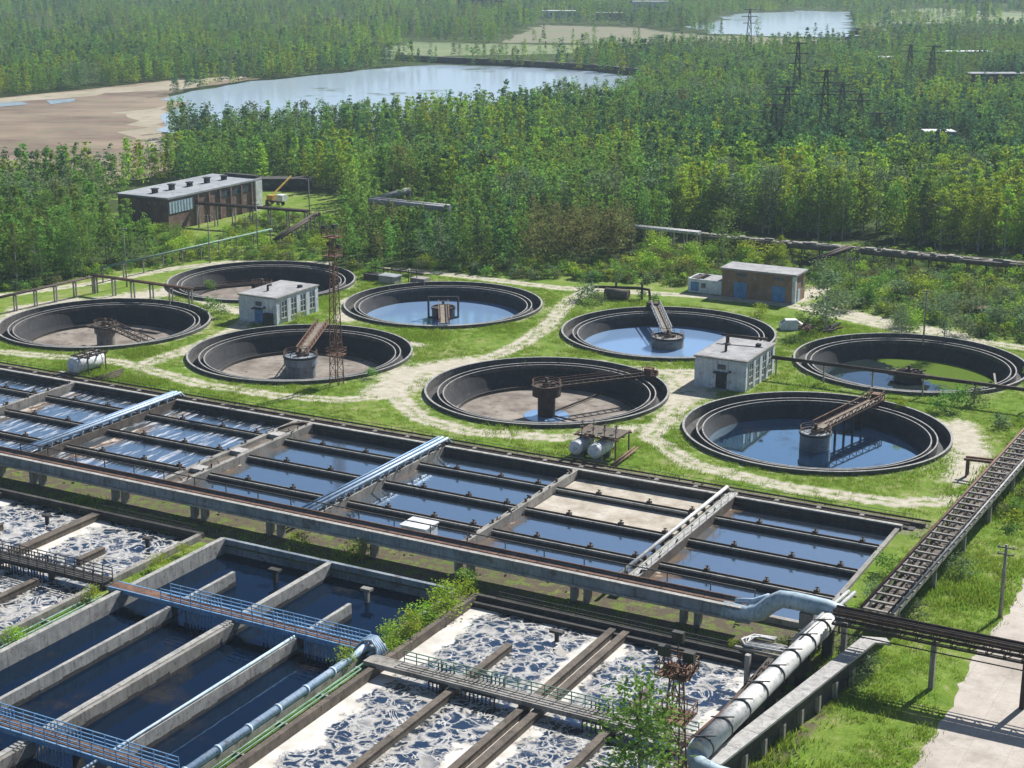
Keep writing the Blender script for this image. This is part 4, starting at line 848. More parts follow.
MB().add([(.3, .3, 2.4), (2.2, .3, 2.7), (2.2, 4.7, 2.7), (.3, 4.7, 2.3), (.3, .3, 2.5), (2.2, .3, 2.8), (2.2, 4.7, 2.8), (.3, 4.7, 2.4)], [(0, 3, 2, 1), (4, 5, 6, 7), (0, 1, 5, 4), (1, 2, 6, 5), (2, 3, 7, 6), (3, 0, 4, 7)]).build('roof_sheet', M['rust_dark'], t)
k = MB(); k.box(3.0, 6.6, .2, 4.8, 2.45, 2.62); k.build('roof_slab', M['roof'], t)
# big process building
t = thing('process_building', 'large brick process building with a pale flat roof, in the trees at the left', 'building', -149, 74.5)
wallbox(t, 0, 14.6, 0, 34, -.2, 7.2, 'brick_red'); r_ = MB().box(-.3, 14.9, -.3, 34.3, 7.2, 7.6).build('roof', M['roof_pale'], t)
for i, y in enumerate((3.5, 9, 15, 21, 27)): k = MB(); k.box(7 + i * .3, 8 + i * .3, y, y + 1.1, 7.6, 8.5 + .3 * (i % 2)); k.box(6.8 + i * .3, 8.2 + i * .3, y - .2, y + 1.3, 8.5 + .3 * (i % 2), 8.7 + .3 * (i % 2)); k.build('roof_vent', M['steel_dark'], r_)
MB().box(5.0, 14.4, 32.6, 33.9, 7.6, 8.3).build('parapet', M['conc_dark'], r_)
w_ = MB().box(14.58, 14.72, .3, 8.5, 3.9, 6.6).build('window_band', M['paleblue'], t)
k = MB()
for y in np.arange(.3, 8.5, 1.02): k.box(14.7, 14.78, y, y + .1, 3.9, 6.6)
k.build('frame', M['steel'], w_)
w_ = MB().box(14.58, 14.7, 17, 31, 5.0, 6.5).build('window_band', M['glass'], t)
for i in range(6): MB().box(14.6, 14.95, 10 + i * 4, 10.5 + i * 4, -.1, 6.9).build('pilaster', M['brick_red'], t)
MB().box(14.6, 15.0, 31.6, 34.1, -.1, 7.1).build('white_corner', M['white'], t)
for x in (2, 6.5): MB().box(x, x + 2.6, -.08, .02, 1.2, 3.2).build('window', M['glass'], t)
FARB = []
# low wall and huts behind it
for (u, v, sx, sy, h, m, rm, lab) in ((285, 190, 14, 4, 2.6, 'conc_dark', 'conc_dark', 'dark low concrete store behind the yellow crane'), (940, 146, 9, 6, 4.2, 'bluedoor', 'white', 'small blue hut with a white roof in the right woods'),
        (768, 146, 6, 5, 3, 'plaster', 'white', 'little white hut beside the switchyard'), (998, 86, 24, 8, 5, 'conc_dark', 'roof_pale', 'long grey shed near the right edge in the far woods'), (965, 62, 26, 7, 5, 'conc', 'white', 'long pale shed in the far woods at the right'),
        (480, 8, 40, 14, 9, 'conc', 'roof_pale', 'grey factory block at the top of the photo'), (300, 2, 40, 14, 7, 'conc', 'white', 'white roofed sheds near the top edge'), (650, 12, 30, 14, 8, 'plaster', 'roof_pale', 'pale far block right of the grey factory'),
        (925, 30, 40, 8, 4, 'plaster', 'roof', 'row of pale low houses right of the far lake'), (975, 3, 60, 14, 7, 'conc', 'roof_pale', 'long far sheds at the top right corner'), (560, 18, 26, 9, 5, 'plaster', 'white', 'white far shed above the pinkish field'), (610, 20, 20, 8, 5, 'conc', 'roof', 'grey far shed above the pinkish field'), (880, 66, 16, 7, 4, 'plaster', 'white', 'small pale shed left of the long pale shed in the far woods'), (870, 143, 5, 4, 3, 'conc', 'roof', 'tiny grey hut between the switchyard and the blue hut')):
    gx_, gy_ = G(u, v); pp, qq = toPQ(gx_, gy_); FARB.append((gx_, gy_, sx))
    t = thing('distant_building', lab, 'building', pp, qq, 0, -AX); wallbox(t, -sx / 2, sx / 2, 0, sy, -.2, h, m); MB().box(-sx / 2 - .3, sx / 2 + .3, -.3, sy + .3, h, h + .35).build('roof', M[rm], t)
    k = MB(); n = max(2, int(sx / 4))
    for i in range(n): MB().box(-sx / 2 + sx * (i + .3) / n, -sx / 2 + sx * (i + .65) / n, -.06, .0, h * .4, h * .75).build('window', M['glass'], t)
# yellow crane by the process building
cp, cq = GP(272, 205, 0)
t = thing('truck_crane', 'yellow truck crane with raised boom beside the process building', 'crane', cp, cq)
MB().box(-1.2, 3.2, -1.0, 1.0, .9, 1.3).build('chassis', M['steel_dark'], t); MB().box(2.0, 4.0, -1.0, 1.0, 1.3, 2.8).build('cab', M['white'], t)
yel = weathered('yellow_paint', (.45, .28, .03), (.6, .40, .06), None, 1, .6); M['yellow'] = yel
MB().box(-1.0, .8, -.8, .8, 1.3, 2.5).build('turret', yel, t); MB().bar((0, 0, 2.3), (-.5, 9, 6.0), .28, .3).build('boom', yel, t)
for x in (-.7, 2.6):
    for y in (-1.05, 1.05): MB().tube([(x, y - .15, .5), (x, y + .15, .5)], .5, 14).build('wheel', M['steel_dark'], t)
# ---------------------------------------------------------------- pressure vessels
def vessel(label, p, q, L=4.6, r=1.05, rot=0, ladder=False, m='pipeblue'):
    t = thing('pressure_vessel', label, 'tank', p, q, 0, rot, 'horizontal pressure vessels')
    MB().tube([(0, -.32, 1.55), (0, -.18, 1.55), (0, 0, 1.55), (0, L, 1.55), (0, L + .18, 1.55), (0, L + .32, 1.55)], [r * .55, r * .85, r, r, r * .85, r * .55], 22).build('shell', M['white'], t)
    MB().tube([(0, -.36, 1.55), (0, -.3, 1.55)], r * .42, 14).build('manhole', M['paleblue'], t)
    k = MB(); k.tube([(0, .5, 1.55), (0, .58, 1.55)], r * 1.03, 22); k.tube([(0, L - .6, 1.55), (0, L - .52, 1.55)], r * 1.03, 22); k.build('band', M['steel'], t)
    for y in (.8, L - .8): MB().box(-.8, .8, y - .2, y + .2, -.02, .85).build('saddle', M['conc'], t)
    return t
vessel('left vessel of the pair with round pale blue ends by the rusty frame', 17.6, -26.0, 4.0, .95); vessel('right vessel of the pair with round pale blue ends by the rusty frame', 20.4, -26.2, 4.0, .95)
vessel('single whitish pressure vessel standing at the left end of the bays', -67.4, -26.8, 5.6, 1.3)
t = thing('pipe_gantry', 'rusty pipe and valve frame standing over the pair of pressure vessels', 'pipe frame', 19.2, -23)
k = MB()
for x in (-1.6, 1.2, 3.4):
    for y in (-1.5, 2.6): k.bar((x, y, 0), (x, y, 2.9), .16)
for y in (-1.5, .4, 2.6): k.bar((-2.4, y, 2.9), (3.8, y, 2.9), .22)
for x in (-2.2, -.5, 1.4, 3.4): k.bar((x, -1.9, 3.0), (x, 3.0, 3.0), .3, .2)
k.build('frame', M['rust'], t)
for i in range(8): x = -2.2 + i * .8; y = -1.5 if i % 2 else .4; k = MB(); k.bar((x, y, 3.0), (x, y, 4.3 + .2 * (i % 3)), .08); k.tube([(x, y, 4.1), (x, y, 4.16)], .3, 10); k.build('valve_stem', M['rust_dark'], t)
MB().box(-1.9, 3.6, -1.4, 2.4, 3.12, 3.2).build('platform', M['conc_brown'], t)
for x in (3.9, 4.4): MB().tube([(x, -4, .35), (x - .3, 4.0, .5)], .13, 8).build('pipe', M['rust'], t)
t = thing('pipe_gantry', 'rusty pipe frame over the single whitish vessel at the left', 'pipe frame', -66.6, -25.5); k = MB()
for x in (-1.4, 1.4):
    for y in (-.4, 3.4): k.bar((x, y, 0), (x, y, 2.85), .14)
for y in (-.4, 1.5, 3.4): k.bar((-1.8, y, 2.9), (1.8, y, 2.9), .2)
for x in (-1.4, 0, 1.4): k.bar((x, -1, 3.0), (x, 4, 3.0), .22)
k.build('frame', M['rust_dark'], t)
for i in range(4): k = MB(); k.bar((-1.5 + i, 0, 3.0), (-1.5 + i, 0, 3.9), .08); k.build('valve_stem', M['rust_dark'], t)
MB().box(-3.4, -.6, -3.0, -1.2, 0, .45).build('plinth', M['conc'], t)
t = thing('pipe_pile', 'rusty pipes lying on the grass right of the whitish vessel', 'pipes', -62.8, -27)
for i in range(4): MB().tube([(i * .7 - .5, -1 + i * .2, .25), (i * .7 + .1, 6 - i, .3)], .16, 8).build('pipe', M['rust_dark'], t)
# white cabin on a bay wall
t = thing('instrument_cabin', 'small white metal cabin on the trough beside the flume railing', 'cabin', 13.0, -60.4)
MB().box(0, 3.2, 0, 2.6, .3, 1.7).build('cabin_box', M['white'], t); MB().box(-.15, 3.35, -.15, 2.75, 1.7, 1.82).build('roof', M['white'], t); MB().box(.0, .12, .0, .12, -.8, .3).build('leg', M['steel'], t); MB().box(3.08, 3.2, 2.4, 2.6, -.8, .3).build('leg', M['steel'], t); MB().box(1.0, 1.8, -.05, 0, .4, 1.5).build('door', M['paleblue'], t)
# concrete boxes behind tank f, pipes and bushes behind tank g
t = thing('valve_chamber', 'cluster of concrete valve chambers and pipes behind the pale blue tank with the frame', 'valve chamber', *GP(395, 282)); 
MB().box(-2, 1.6, -2.6, -.2, -.1, 1.5).build('chamber', M['conc_light'], t); MB().box(-2.2, 1.8, -2.8, 0, 1.5, 1.65).build('lid', M['roof_pale'], t); MB().box(3.2, 6.4, .4, 2.6, -.1, 1.1).build('chamber', M['conc'], t); MB().box(-6.6, -3.2, -1, 1.2, -.1, 1.2).build('chamber', M['conc_dark'], t)
for i in range(6): MB().bar((-5 + i * 1.9, .8, 0), (-5 + i * 1.9, .8, 2.6), .13).build('pipe_post', M['rust_dark'], t)
MB().tube([(-6, .8, 2.2), (6, .8, 2.0)], .15, 8).build('pipe', M['rust_dark'], t)
t = thing('junk_pipes', 'dark pipe bends and a tank end among shrubs behind the pale tank', 'pipes', *GP(618, 298))
MB().tube([(-5, 0, 1.6), (4, .5, 2.2), (6, .5, 2.1), (6.3, .4, .2)], .28, 10).build('pipe', M['rust_dark'], t); MB().tube([(-2, -1.2, 1.0), (2.5, -.8, 1.0)], 1.0, 16).build('old_vessel', M['conc_brown'], t); MB().bar((-.5, .2, 0), (-.5, .2, 3), .3).build('post', M['rust_dark'], t); MB().bar((4.6, .5, 0), (4.6, .5, 3.1), .3).build('post', M['rust_dark'], t)
# scrap heap and white van-like body at (800,325)
t = thing('scrap_heap', 'heap of scrap metal sheets and pipes on the grass beside the track', 'scrap', *GP(815, 332))
for i in range(14): a_ = random.uniform(0, 3.1); x, y = random.uniform(-3.5, 3), random.uniform(-1.5, 1.5); MB().bar((x, y, random.uniform(.1, .6)), (x + 2.6 * math.cos(a_), y + 1.4 * math.sin(a_), random.uniform(.5, 1.9)), random.uniform(.2, .7), random.uniform(.08, .3)).build('scrap_piece', M[random.choice(['rust', 'steel', 'steel_dark', 'conc_brown'])], t)
t = thing('abandoned_cab', 'abandoned white vehicle cab lying beside the scrap heap', 'vehicle cab', *GP(789, 329), 0, .5)
MB().add([(-1.6, -.9, 0), (1.4, -.9, 0), (1.4, .9, 0), (-1.6, .9, 0), (-1.6, -.9, .9), (1.4, -.9, .9), (1.4, .9, .9), (-1.6, .9, .9), (-.7, -.75, 1.7), (1.2, -.75, 1.7), (1.2, .75, 1.7), (-.7, .75, 1.7)], [(0, 3, 2, 1), (0, 1, 5, 4), (1, 2, 6, 5), (2, 3, 7, 6), (3, 0, 4, 7), (4, 5, 9, 8), (5, 6, 10, 9), (6, 7, 11, 10), (7, 4, 8, 11), (8, 9, 10, 11)]).build('body', M['white'], t)
MB().add([(-1.5, -.7, 1.0), (-.8, -.65, 1.65), (-.8, .65, 1.65), (-1.5, .7, 1.0)], [(0, 1, 2, 3)]).build('windscreen', M['glass'], t)
t = thing('rusted_shed', 'small rusty leaning shed among the shrubs right of the track', 'shed', *GP(976, 318)); MB().box(-1.6, 1.6, -1, 1, 0, 1.6).build('wall', M['rust_dark'], t); MB().add([(-1.9, -1.3, 1.5), (1.9, -1.3, 2.1), (1.9, 1.3, 2.1), (-1.9, 1.3, 1.5), (-1.9, -1.3, 1.62), (1.9, -1.3, 2.22), (1.9, 1.3, 2.22), (-1.9, 1.3, 1.62)], [(0, 3, 2, 1), (4, 5, 6, 7), (0, 1, 5, 4), (1, 2, 6, 5), (2, 3, 7, 6), (3, 0, 4, 7)]).build('roof', M['rust'], t)
# ---------------------------------------------------------------- masts and poles
def mast(name, label, p, q, H, w, m='rust', plat=None):
    t = thing(name, label, 'mast', p, q); n = int(H / 1.6); wt = w * .45
    def cw(z): return (w + (wt - w) * z / H) / 2
    k = MB()
    for sx, sy in ((-1, -1), (1, -1), (1, 1), (-1, 1)): k.bar((sx * w / 2, sy * w / 2, 0), (sx * wt / 2, sy * wt / 2, H), .11)
    k.build('leg_frame', M[m], t); k = MB()
    for i in range(n):
        z0, z1 = H * i / n, H * (i + 1) / n; c0, c1 = cw(z0), cw(z1)
        for (ax, ay, bx, by) in ((-1, -1, 1, -1), (1, -1, 1, 1), (1, 1, -1, 1), (-1, 1, -1, -1)):
            if i % 2: ax, ay, bx, by = bx, by, ax, ay
            k.bar((ax * c0, ay * c0, z0), (bx * c1, by * c1, z1), .06); k.bar((ax * c1, ay * c1, z1), (bx * c1, by * c1, z1), .06)
    k.build('bracing', M[m], t)
    for z in (plat or [H]):
        k = MB(); k.box(-w * .75, w * .75, -w * .75, w * .75, z, z + .12); c = w * .75
        for i in range(4): a0 = [(-c, -c), (c, -c), (c, c), (-c, c)][i]; a1 = [(-c, -c), (c, -c), (c, c), (-c, c)][(i + 1) % 4]; rail(k, (*a0, z + .1), (*a1, z + .1), 1.0, 1.0, .04)
        k.build('platform', M[m], t)
    return t
t = mast('floodlight_mast', 'tall rusty lattice floodlight mast in front of the left dry tank', *GP(337, 384), 22.5, 1.5, 'rust', [4.5, 19.5, 22.3])
for i, (x, y, z) in enumerate(((-.9, -.9, 23.6), (.9, -.9, 23.9), (0, .8, 23.6), (-.9, .3, 21), (.9, .2, 20.8))): k = MB(); k.box(x - .3, x + .3, y - .2, y + .2, z, z + .5); k.bar((x, y, z - .6), (x, y, z), .07); k.build('floodlight', M['steel_dark'], t)
t = mast('floodlight_mast', 'rusty lattice mast with a floodlight platform at the bottom edge beside the green tree', 61.6, -97.3, 11.0, 1.7, 'rust', [7.2, 11.0])
for i, (x, y, z) in enumerate(((-.9, -.4, 12.4), (.9, .2, 12.0), (-.2, .6, 13.3))): k = MB(); k.box(x - .45, x + .45, y - .25, y + .25, z, z + .8); k.bar((x, y, z - 1.3), (x, y, z), .08); k.build('floodlight', M['steel_dark'], t)
k = MB()
for i in range(30): x, y = random.uniform(-1.2, 1.2), random.uniform(-1.2, 1.2); k.bar((x, y, 10.7), (x + random.uniform(-.8, .8), y + random.uniform(-.8, .8), 11.6 + random.random() * .6), .09)
tag(k.build('twisted_bars', M['rust'], t), kind='stuff')
def height(u, v, vt):
    x, y = G(u, v)
    for z in np.arange(0, 60, .1):
        d = y * math.cos(CT) + (CH - z) * math.sin(CT)
        if 384 + CF * (-y * math.sin(CT) + (CH - z) * math.cos(CT)) / d < vt: return z
    return 10
def pole(u, v, vt, label, m='conc', arms=1, r=.13):
    h = height(u, v, vt); t = thing('utility_pole', label, 'pole', *GP(u, v), 0, 0, 'concrete and steel utility poles')
    MB().tube([(0, 0, 0), (0, 0, h)], [r * 1.3, r * .8], 8).build('shaft', M[m], t)
    for i in range(arms):
        z = h - .4 - .7 * i; MB().box(-.8, .8, -.06, .06, z, z + .12).build('crossarm', M['steel_dark'], t)
        for x in (-.7, 0, .7): MB().tube([(x, 0, z + .12), (x, 0, z + .35)], .06, 6).build('insulator', M['white'], t)
    return t
pole(1000, 617, 545, 'concrete utility pole on the grass beside the pale road', 'conc', 2, .17)
for u, v, vt, lab in ((440, 262, 218, 'thin pale pole against the trees behind the middle tanks'), (127, 287, 228, 'thin pale pole near the track above the far left tank'), (210, 263, 215, 'thin pale pole at the left of the yard meadow'),
        (258, 252, 203, 'grey pole in the yard meadow, middle one of three'), (246, 233, 215, 'short white post in front of the process building'), (853, 300, 258, 'dark pole right of the brick workshop'), (923, 345, 290, 'pole among the shrubs behind the right tank'),
        (983, 302, 282, 'short pole in the shrubs near the right edge'), (199, 228, 205, 'white post at the process building wall'), (310, 225, 180, 'thin pole beside the dark low store'), (372, 190, 150, 'pale pole in the woods above the conveyor')):
    pole(u, v, vt, lab, 'conc', 1 if v - vt > 40 else 0, .12)
# ---------------------------------------------------------------- pipelines
def pipeline(name, label, a, b, za, zb, m, post='conc', r=.2, pairs=1, n=8, extra=None):
    t = thing(name, label, 'pipeline', 0, 0); A_, B_ = Vector((*a, za)), Vector((*b, zb))
    d = (B_ - A_).normalized(); s_ = d.cross(Vector((0, 0, 1))).normalized()
    for i in range(pairs): o_ = s_ * (i - (pairs - 1) / 2) * r * 3; MB().tube([A_ + o_, B_ + o_], r, 8).build('pipe', M[m], t)
    for i in range(n + 1):
        p = A_.lerp(B_, (i + .1) / (n + .2)); k = MB()
        for sg in ((-1, 1) if pairs > 1 else (0,)): k.bar(p + s_ * sg * r * 2, (p + s_ * sg * r * 2) * 1.0 + Vector((0, 0, -p.z)), .22)
        k.bar(p - s_ * r * 3.2 - Vector((0, 0, r + .08)), p + s_ * r * 3.2 - Vector((0, 0, r + .08)), .2); k.build('support', M[post], t)
    return t
pipeline('pipeline', 'dark pipe running from the right pump house across the weedy tank', GP(772, 357, 3.0), GP(1090, 398, 3.0), 3.0, 3.0, 'rust_dark', 'conc', .3, 1, 6)
pipeline('pipeline', 'rusty pipeline on posts between the two dry tanks at the far left', GP(93, 275, 3.4), GP(192, 289, 3.4), 3.4, 3.4, 'rust', 'conc', .2, 2, 5)
pipeline('pipeline', 'dark pipeline on posts entering from the left edge', GP(-30, 304, 3.0), GP(95, 276, 3.2), 3.0, 3.2, 'rust_dark', 'conc', .18, 2, 6)
pipeline('pipeline', 'greenish pipe on posts climbing towards the process building', GP(100, 268, 3), GP(272, 229, 3), 3, 3, 'green', 'conc', .22, 1, 9)
pipeline('pipeline', 'black pipeline from the process building to the yard junction', GP(196, 203, 5), GP(308, 211, 5), 5, 5, 'rust_dark', 'conc', .3, 2, 6)
pipeline('pipeline', 'inclined dark pipe gallery dropping to the yard meadow', GP(318, 213, 5), GP(270, 243, 1.5), 5, 1.5, 'rust_dark', 'conc', .3, 2, 5)
pipeline('conveyor', 'pale conveyor bridge above the trees, running level', GP(372, 200, 9), GP(448, 208, 9), 9, 9, 'steel', 'conc', .6, 2, 4)
pipeline('conveyor', 'pale inclined conveyor bridge meeting the level one', GP(376, 199, 8), GP(411, 190, 10), 8, 10, 'steel', 'conc', .6, 2, 3)
pipeline('pipeline', 'pale pipe glimpsed between the trees in the middle distance', GP(620, 225, 5), GP(700, 233, 5), 5, 5, 'pipe', 'conc', .35, 2, 6)
t = pipeline('pipe_corridor', 'long corridor of pale pipes along the foot of the right woods', GP(700, 236, 3), GP(1110, 273, 3), 3, 3, 'conc_brown', 'conc_dark', .5, 3, 22)
k = MB(); a_, b_ = GP(700, 236, 3), GP(1110, 273, 3)
for i in range(160):
    s_ = i / 160; x, y = a_[0] + (b_[0] - a_[0]) * s_, a_[1] + (b_[1] - a_[1]) * s_; h_ = random.uniform(3.3, 4.0); l_ = random.uniform(.2, 1.6); k.box(x - l_, x + l_ * .4, y - 1.7 + random.random(), y - .8 + random.random(), 3.2, h_)
tag(k.build('pipe_fittings', M['conc'], t), kind='stuff')
pipeline('pipe_gallery', 'inclined pipe gallery from behind the workshop up to the pipe corridor', GP(800, 266, 1.5), GP(850, 247, 5), 1.5, 5, 'rust_dark', 'conc', .45, 2, 4)
# ---------------------------------------------------------------- far pylons
def pylon(u, v, h, label, arms=3, w=3.2):
    t = thing('power_pylon', label, 'pylon', *GP(u, v), 0, -AX, 'power pylons in the woods'); k = MB(); n = 7
    cw = lambda z: (w * (1 - z / h) + .7) / 2
    for sx, sy in ((-1, -1), (1, -1), (1, 1), (-1, 1)): k.bar((sx * cw(0), sy * cw(0), 0), (sx * cw(h), sy * cw(h), h), .2)
    for i in range(n):
        z0, z1 = h * i / n, h * (i + 1) / n
        for sg in (-1, 1): k.bar((-cw(z0), sg * cw(z0), z0), (cw(z1), sg * cw(z1), z1), .11); k.bar((cw(z0), sg * cw(z0), z0), (-cw(z1), sg * cw(z1), z1), .16)
    k.build('lattice_body', M['steel_dark'], t)
    for i in range(arms): z = h * (.98 - i * .13); MB().bar((-3.2 - (i == 1), 0, z), (3.2 + (i == 1), 0, z), .32, .35).build('crossarm', M['steel_dark'], t)
for a in ((822, 158, 26, 'tallest dark pylon in the middle of the switchyard'), (772, 158, 16, 'dark pylon at the left of the switchyard', 2), (785, 143, 18, 'second dark pylon from the left in the switchyard', 2), (840, 136, 17, 'pylon behind the tallest one in the switchyard', 2), (858, 140, 15, 'small pylon right of the tallest one', 2),
          (795, 118, 27, 'faint tall pylon rising above the middle woods', 3), (930, 95, 20, 'dark pylon in the right far woods beside a pale shed', 3), (908, 90, 19, 'narrow pylon left of the dark one in the far woods', 2), (748, 60, 26, 'far faint pylon near the far lake shore', 3), (985, 28, 30, 'pylon near the top right corner', 3), (500, 30, 26, 'far faint pylon near the top middle', 3), (876, 152, 12, 'low portal pylon at the right end of the switchyard', 1), (758, 166, 11, 'low portal pylon at the left end of the switchyard', 1)): pylon(*a)

# ================================================================ VEGETATION
def vnoise(x, y, sc, seed):
    r = np.random.default_rng(seed); g = r.random((64, 64)); x = x / sc % 63; y = y / sc % 63
    i = x.astype(int); j = y.astype(int); fx = x - i; fy = y - j; fx = fx * fx * (3 - 2 * fx); fy = fy * fy * (3 - 2 * fy); i1 = (i + 1) % 64; j1 = (j + 1) % 64
    return (g[i, j] * (1 - fx) + g[i1, j] * fx) * (1 - fy) + (g[i, j1] * (1 - fx) + g[i1, j1] * fx) * fy
def leafmesh(name, cen, size, m, r, flat=.5, tone=None):
    """many small leaf-clump faces round the given centres"""
    n = len(cen); a = r.normal(size=(n, 3)); a[:, 2] = np.abs(a[:, 2]) + flat; a /= np.linalg.norm(a, axis=1)[:, None]
    t = r.normal(size=(n, 3)); x = np.cross(a, t); x /= np.linalg.norm(x, axis=1)[:, None]; y = np.cross(a, x)
    s = size * r.uniform(.6, 1.3, (n, 1)); s2 = s * r.uniform(.5, 1, (n, 1))
    c = np.stack([cen - x * s, cen - y * s2 * .8 + a * s * .15, cen + x * s, cen + y * s2], 1).reshape(-1, 3)
    me = bpy.data.meshes.new(name); me.vertices.add(4 * n); me.vertices.foreach_set('co', c.astype('f').ravel()); me.loops.add(4 * n); me.loops.foreach_set('vertex_index', np.arange(4 * n, dtype='i'))
    me.polygons.add(n); me.polygons.foreach_set('loop_start', np.arange(0, 4 * n, 4, dtype='i')); me.polygons.foreach_set('loop_total', np.full(n, 4, 'i')); me.update(calc_edges=True)
    at = me.attributes.new('tone', 'FLOAT', 'POINT'); tn = r.random(n) if tone is None else tone; at.data.foreach_set('value', np.repeat(tn, 4).astype('f')); me.materials.append(m); return me
def crown(name, kind, m, n, size, seed, H=12.0):
    r = np.random.default_rng(seed); cl = []
    if kind == 'birch':                 # airy ovoid crown of separate sprays
        nb = 34; z = H * (.18 + .8 * r.random(nb) ** .8); rel = (z / H - .18) / .82; rad = H * .155 * np.sin(np.clip(rel, 0, 1) * 2.6 + .45) ** .8 * r.uniform(.35, 1.1, nb); sp = .36 + .5 * r.random(nb)
    elif kind == 'poplar':
        nb = 40; z = H * (.08 + .9 * r.random(nb)); rel = z / H; rad = H * .135 * np.sin(np.clip(rel, 0, 1) * 2.7 + .35) ** .7 * r.uniform(.2, 1.1, nb); sp = .4 + .5 * r.random(nb)
    elif kind == 'conifer':
        nb = 42; z = H * (.12 + .86 * r.random(nb)); rel = z / H; rad = H * .15 * (1.02 - rel) * r.uniform(.5, 1.1, nb); sp = .32 + .45 * (1 - rel)
    elif kind == 'bush':
        nb = 16; z = H * (.15 + .7 * r.random(nb)); rel = z / H; rad = H * .55 * np.sqrt(np.clip(1 - rel ** 2, .05, 1)) * r.uniform(.1, 1.0, nb); sp = H * (.10 + .09 * r.random(nb))
    ang = r.random(nb) * 2 * math.pi; C_ = np.stack([rad * np.cos(ang), rad * np.sin(ang), z], 1)
    idx = r.integers(0, nb, n); g = r.normal(size=(n, 3)) * sp[idx][:, None] * np.array([1, 1, .75 if kind != 'conifer' else .3])
    if kind == 'birch': g[:, 2] -= np.abs(g[:, 0]) * .3
    cen = C_[idx] + g; cen[:, 2] = np.clip(cen[:, 2], .1, H * 1.03)
    tone = np.clip(r.random(nb)[idx] * .7 + r.random(n) * .3, 0, 1)
    return leafmesh(name, cen, size, m, r, .35, tone), C_
def trunkmesh(name, C_, H, m, r0=.14):
    k = MB(); k.tube([(0, 0, -.2), (.05, .03, H * .4), (.0, .08, H * .94)], [r0, r0 * .65, .02], 6)
    for c in C_[::3]: zb = max(.8, c[2] - 1.4 - .25 * math.hypot(c[0], c[1])); k.tube([(0, 0, zb), (c[0] * .6, c[1] * .6, zb + (c[2] - zb) * .55), tuple(c)], [r0 * .4, r0 * .22, .015], 4, False)
    me = bpy.data.meshes.new(name); me.from_pydata(k.v, [], k.f); me.update(); me.materials.append(m); return me
KINDS = {'young': ('conifer', 'leaf_mid'), 'mid': ('birch', 'leaf_mid'), 'bright': ('conifer', 'leaf_bright'), 'olive': ('birch', 'leaf_olive'), 'grey': ('birch', 'leaf_grey'), 'pop': ('poplar', 'leaf_mid'), 'dark': ('conifer', 'leaf_dark')}
NEAR = {}; FAR = {}
for i, (kk, (sh, lm)) in enumerate(KINDS.items()):
    NEAR[kk] = []; FAR[kk] = []
    for v_ in range(3):
        cme, C_ = crown('crown', sh, M[lm], 1300, .17, 100 + i * 10 + v_); NEAR[kk].append((cme, trunkmesh('trunk', C_, 12, M['bark' if kk == 'dark' else 'bark_white'])))
    for v_ in range(3):
        fme, C_ = crown('far_crown', sh, M[lm], 300, .33, 300 + i * 10 + v_)
        FAR[kk].append(fme)
def scatter(name, pts, rots, scls, idx, protos, label=None, cat=None):
    pc = bpy.data.collections.new(name + '_sources')
    for i, me_ in enumerate(protos): o = bpy.data.objects.new('%s_%02d' % (name, i), me_); pc.objects.link(o)
    me = bpy.data.meshes.new(name); me.vertices.add(len(pts)); me.vertices.foreach_set('co', np.asarray(pts, 'f').ravel())
    for nm, ty, ar in (('rot', 'FLOAT_VECTOR', np.stack([0 * rots, 0 * rots, rots], 1)), ('scl', 'FLOAT_VECTOR', scls), ('idx', 'INT', idx)):
        at = me.attributes.new(nm, ty, 'POINT'); at.data.foreach_set('vector' if ty == 'FLOAT_VECTOR' else 'value', np.asarray(ar, 'i' if ty == 'INT' else 'f').ravel())
    ob = bpy.data.objects.new(name, me); COL.objects.link(ob); tag(ob, label, cat, kind='stuff')
    ng = bpy.data.node_groups.new(name, 'GeometryNodeTree'); ng.interface.new_socket('Geometry', in_out='INPUT', socket_type='NodeSocketGeometry'); ng.interface.new_socket('Geometry', in_out='OUTPUT', socket_type='NodeSocketGeometry')
    N = ng.nodes; L = ng.links; gi = N.new('NodeGroupInput'); gout = N.new('NodeGroupOutput'); ip = N.new('GeometryNodeInstanceOnPoints'); ci = N.new('GeometryNodeCollectionInfo')
    ci.inputs['Collection'].default_value = pc; ci.inputs['Separate Children'].default_value = True; ci.inputs['Reset Children'].default_value = True
    def na(nm, ty): a = N.new('GeometryNodeInputNamedAttribute'); a.data_type = ty; a.inputs['Name'].default_value = nm; return a.outputs['Attribute']
    mp = N.new('GeometryNodeMeshToPoints'); L.new(gi.outputs[0], mp.inputs[0]); L.new(mp.outputs[0], ip.inputs['Points']); L.new(ci.outputs[0], ip.inputs['Instance']); ip.inputs['Pick Instance'].default_value = True
    er = N.new('FunctionNodeEulerToRotation'); L.new(na('rot', 'FLOAT_VECTOR'), er.inputs[0]); L.new(er.outputs[0], ip.inputs['Rotation'])
    L.new(na('idx', 'INT'), ip.inputs['Instance Index']); L.new(na('scl', 'FLOAT_VECTOR'), ip.inputs['Scale']); L.new(ip.outputs[0], gout.inputs[0])
    md = ob.modifiers.new('scatter', 'NODES'); md.node_group = ng; return ob
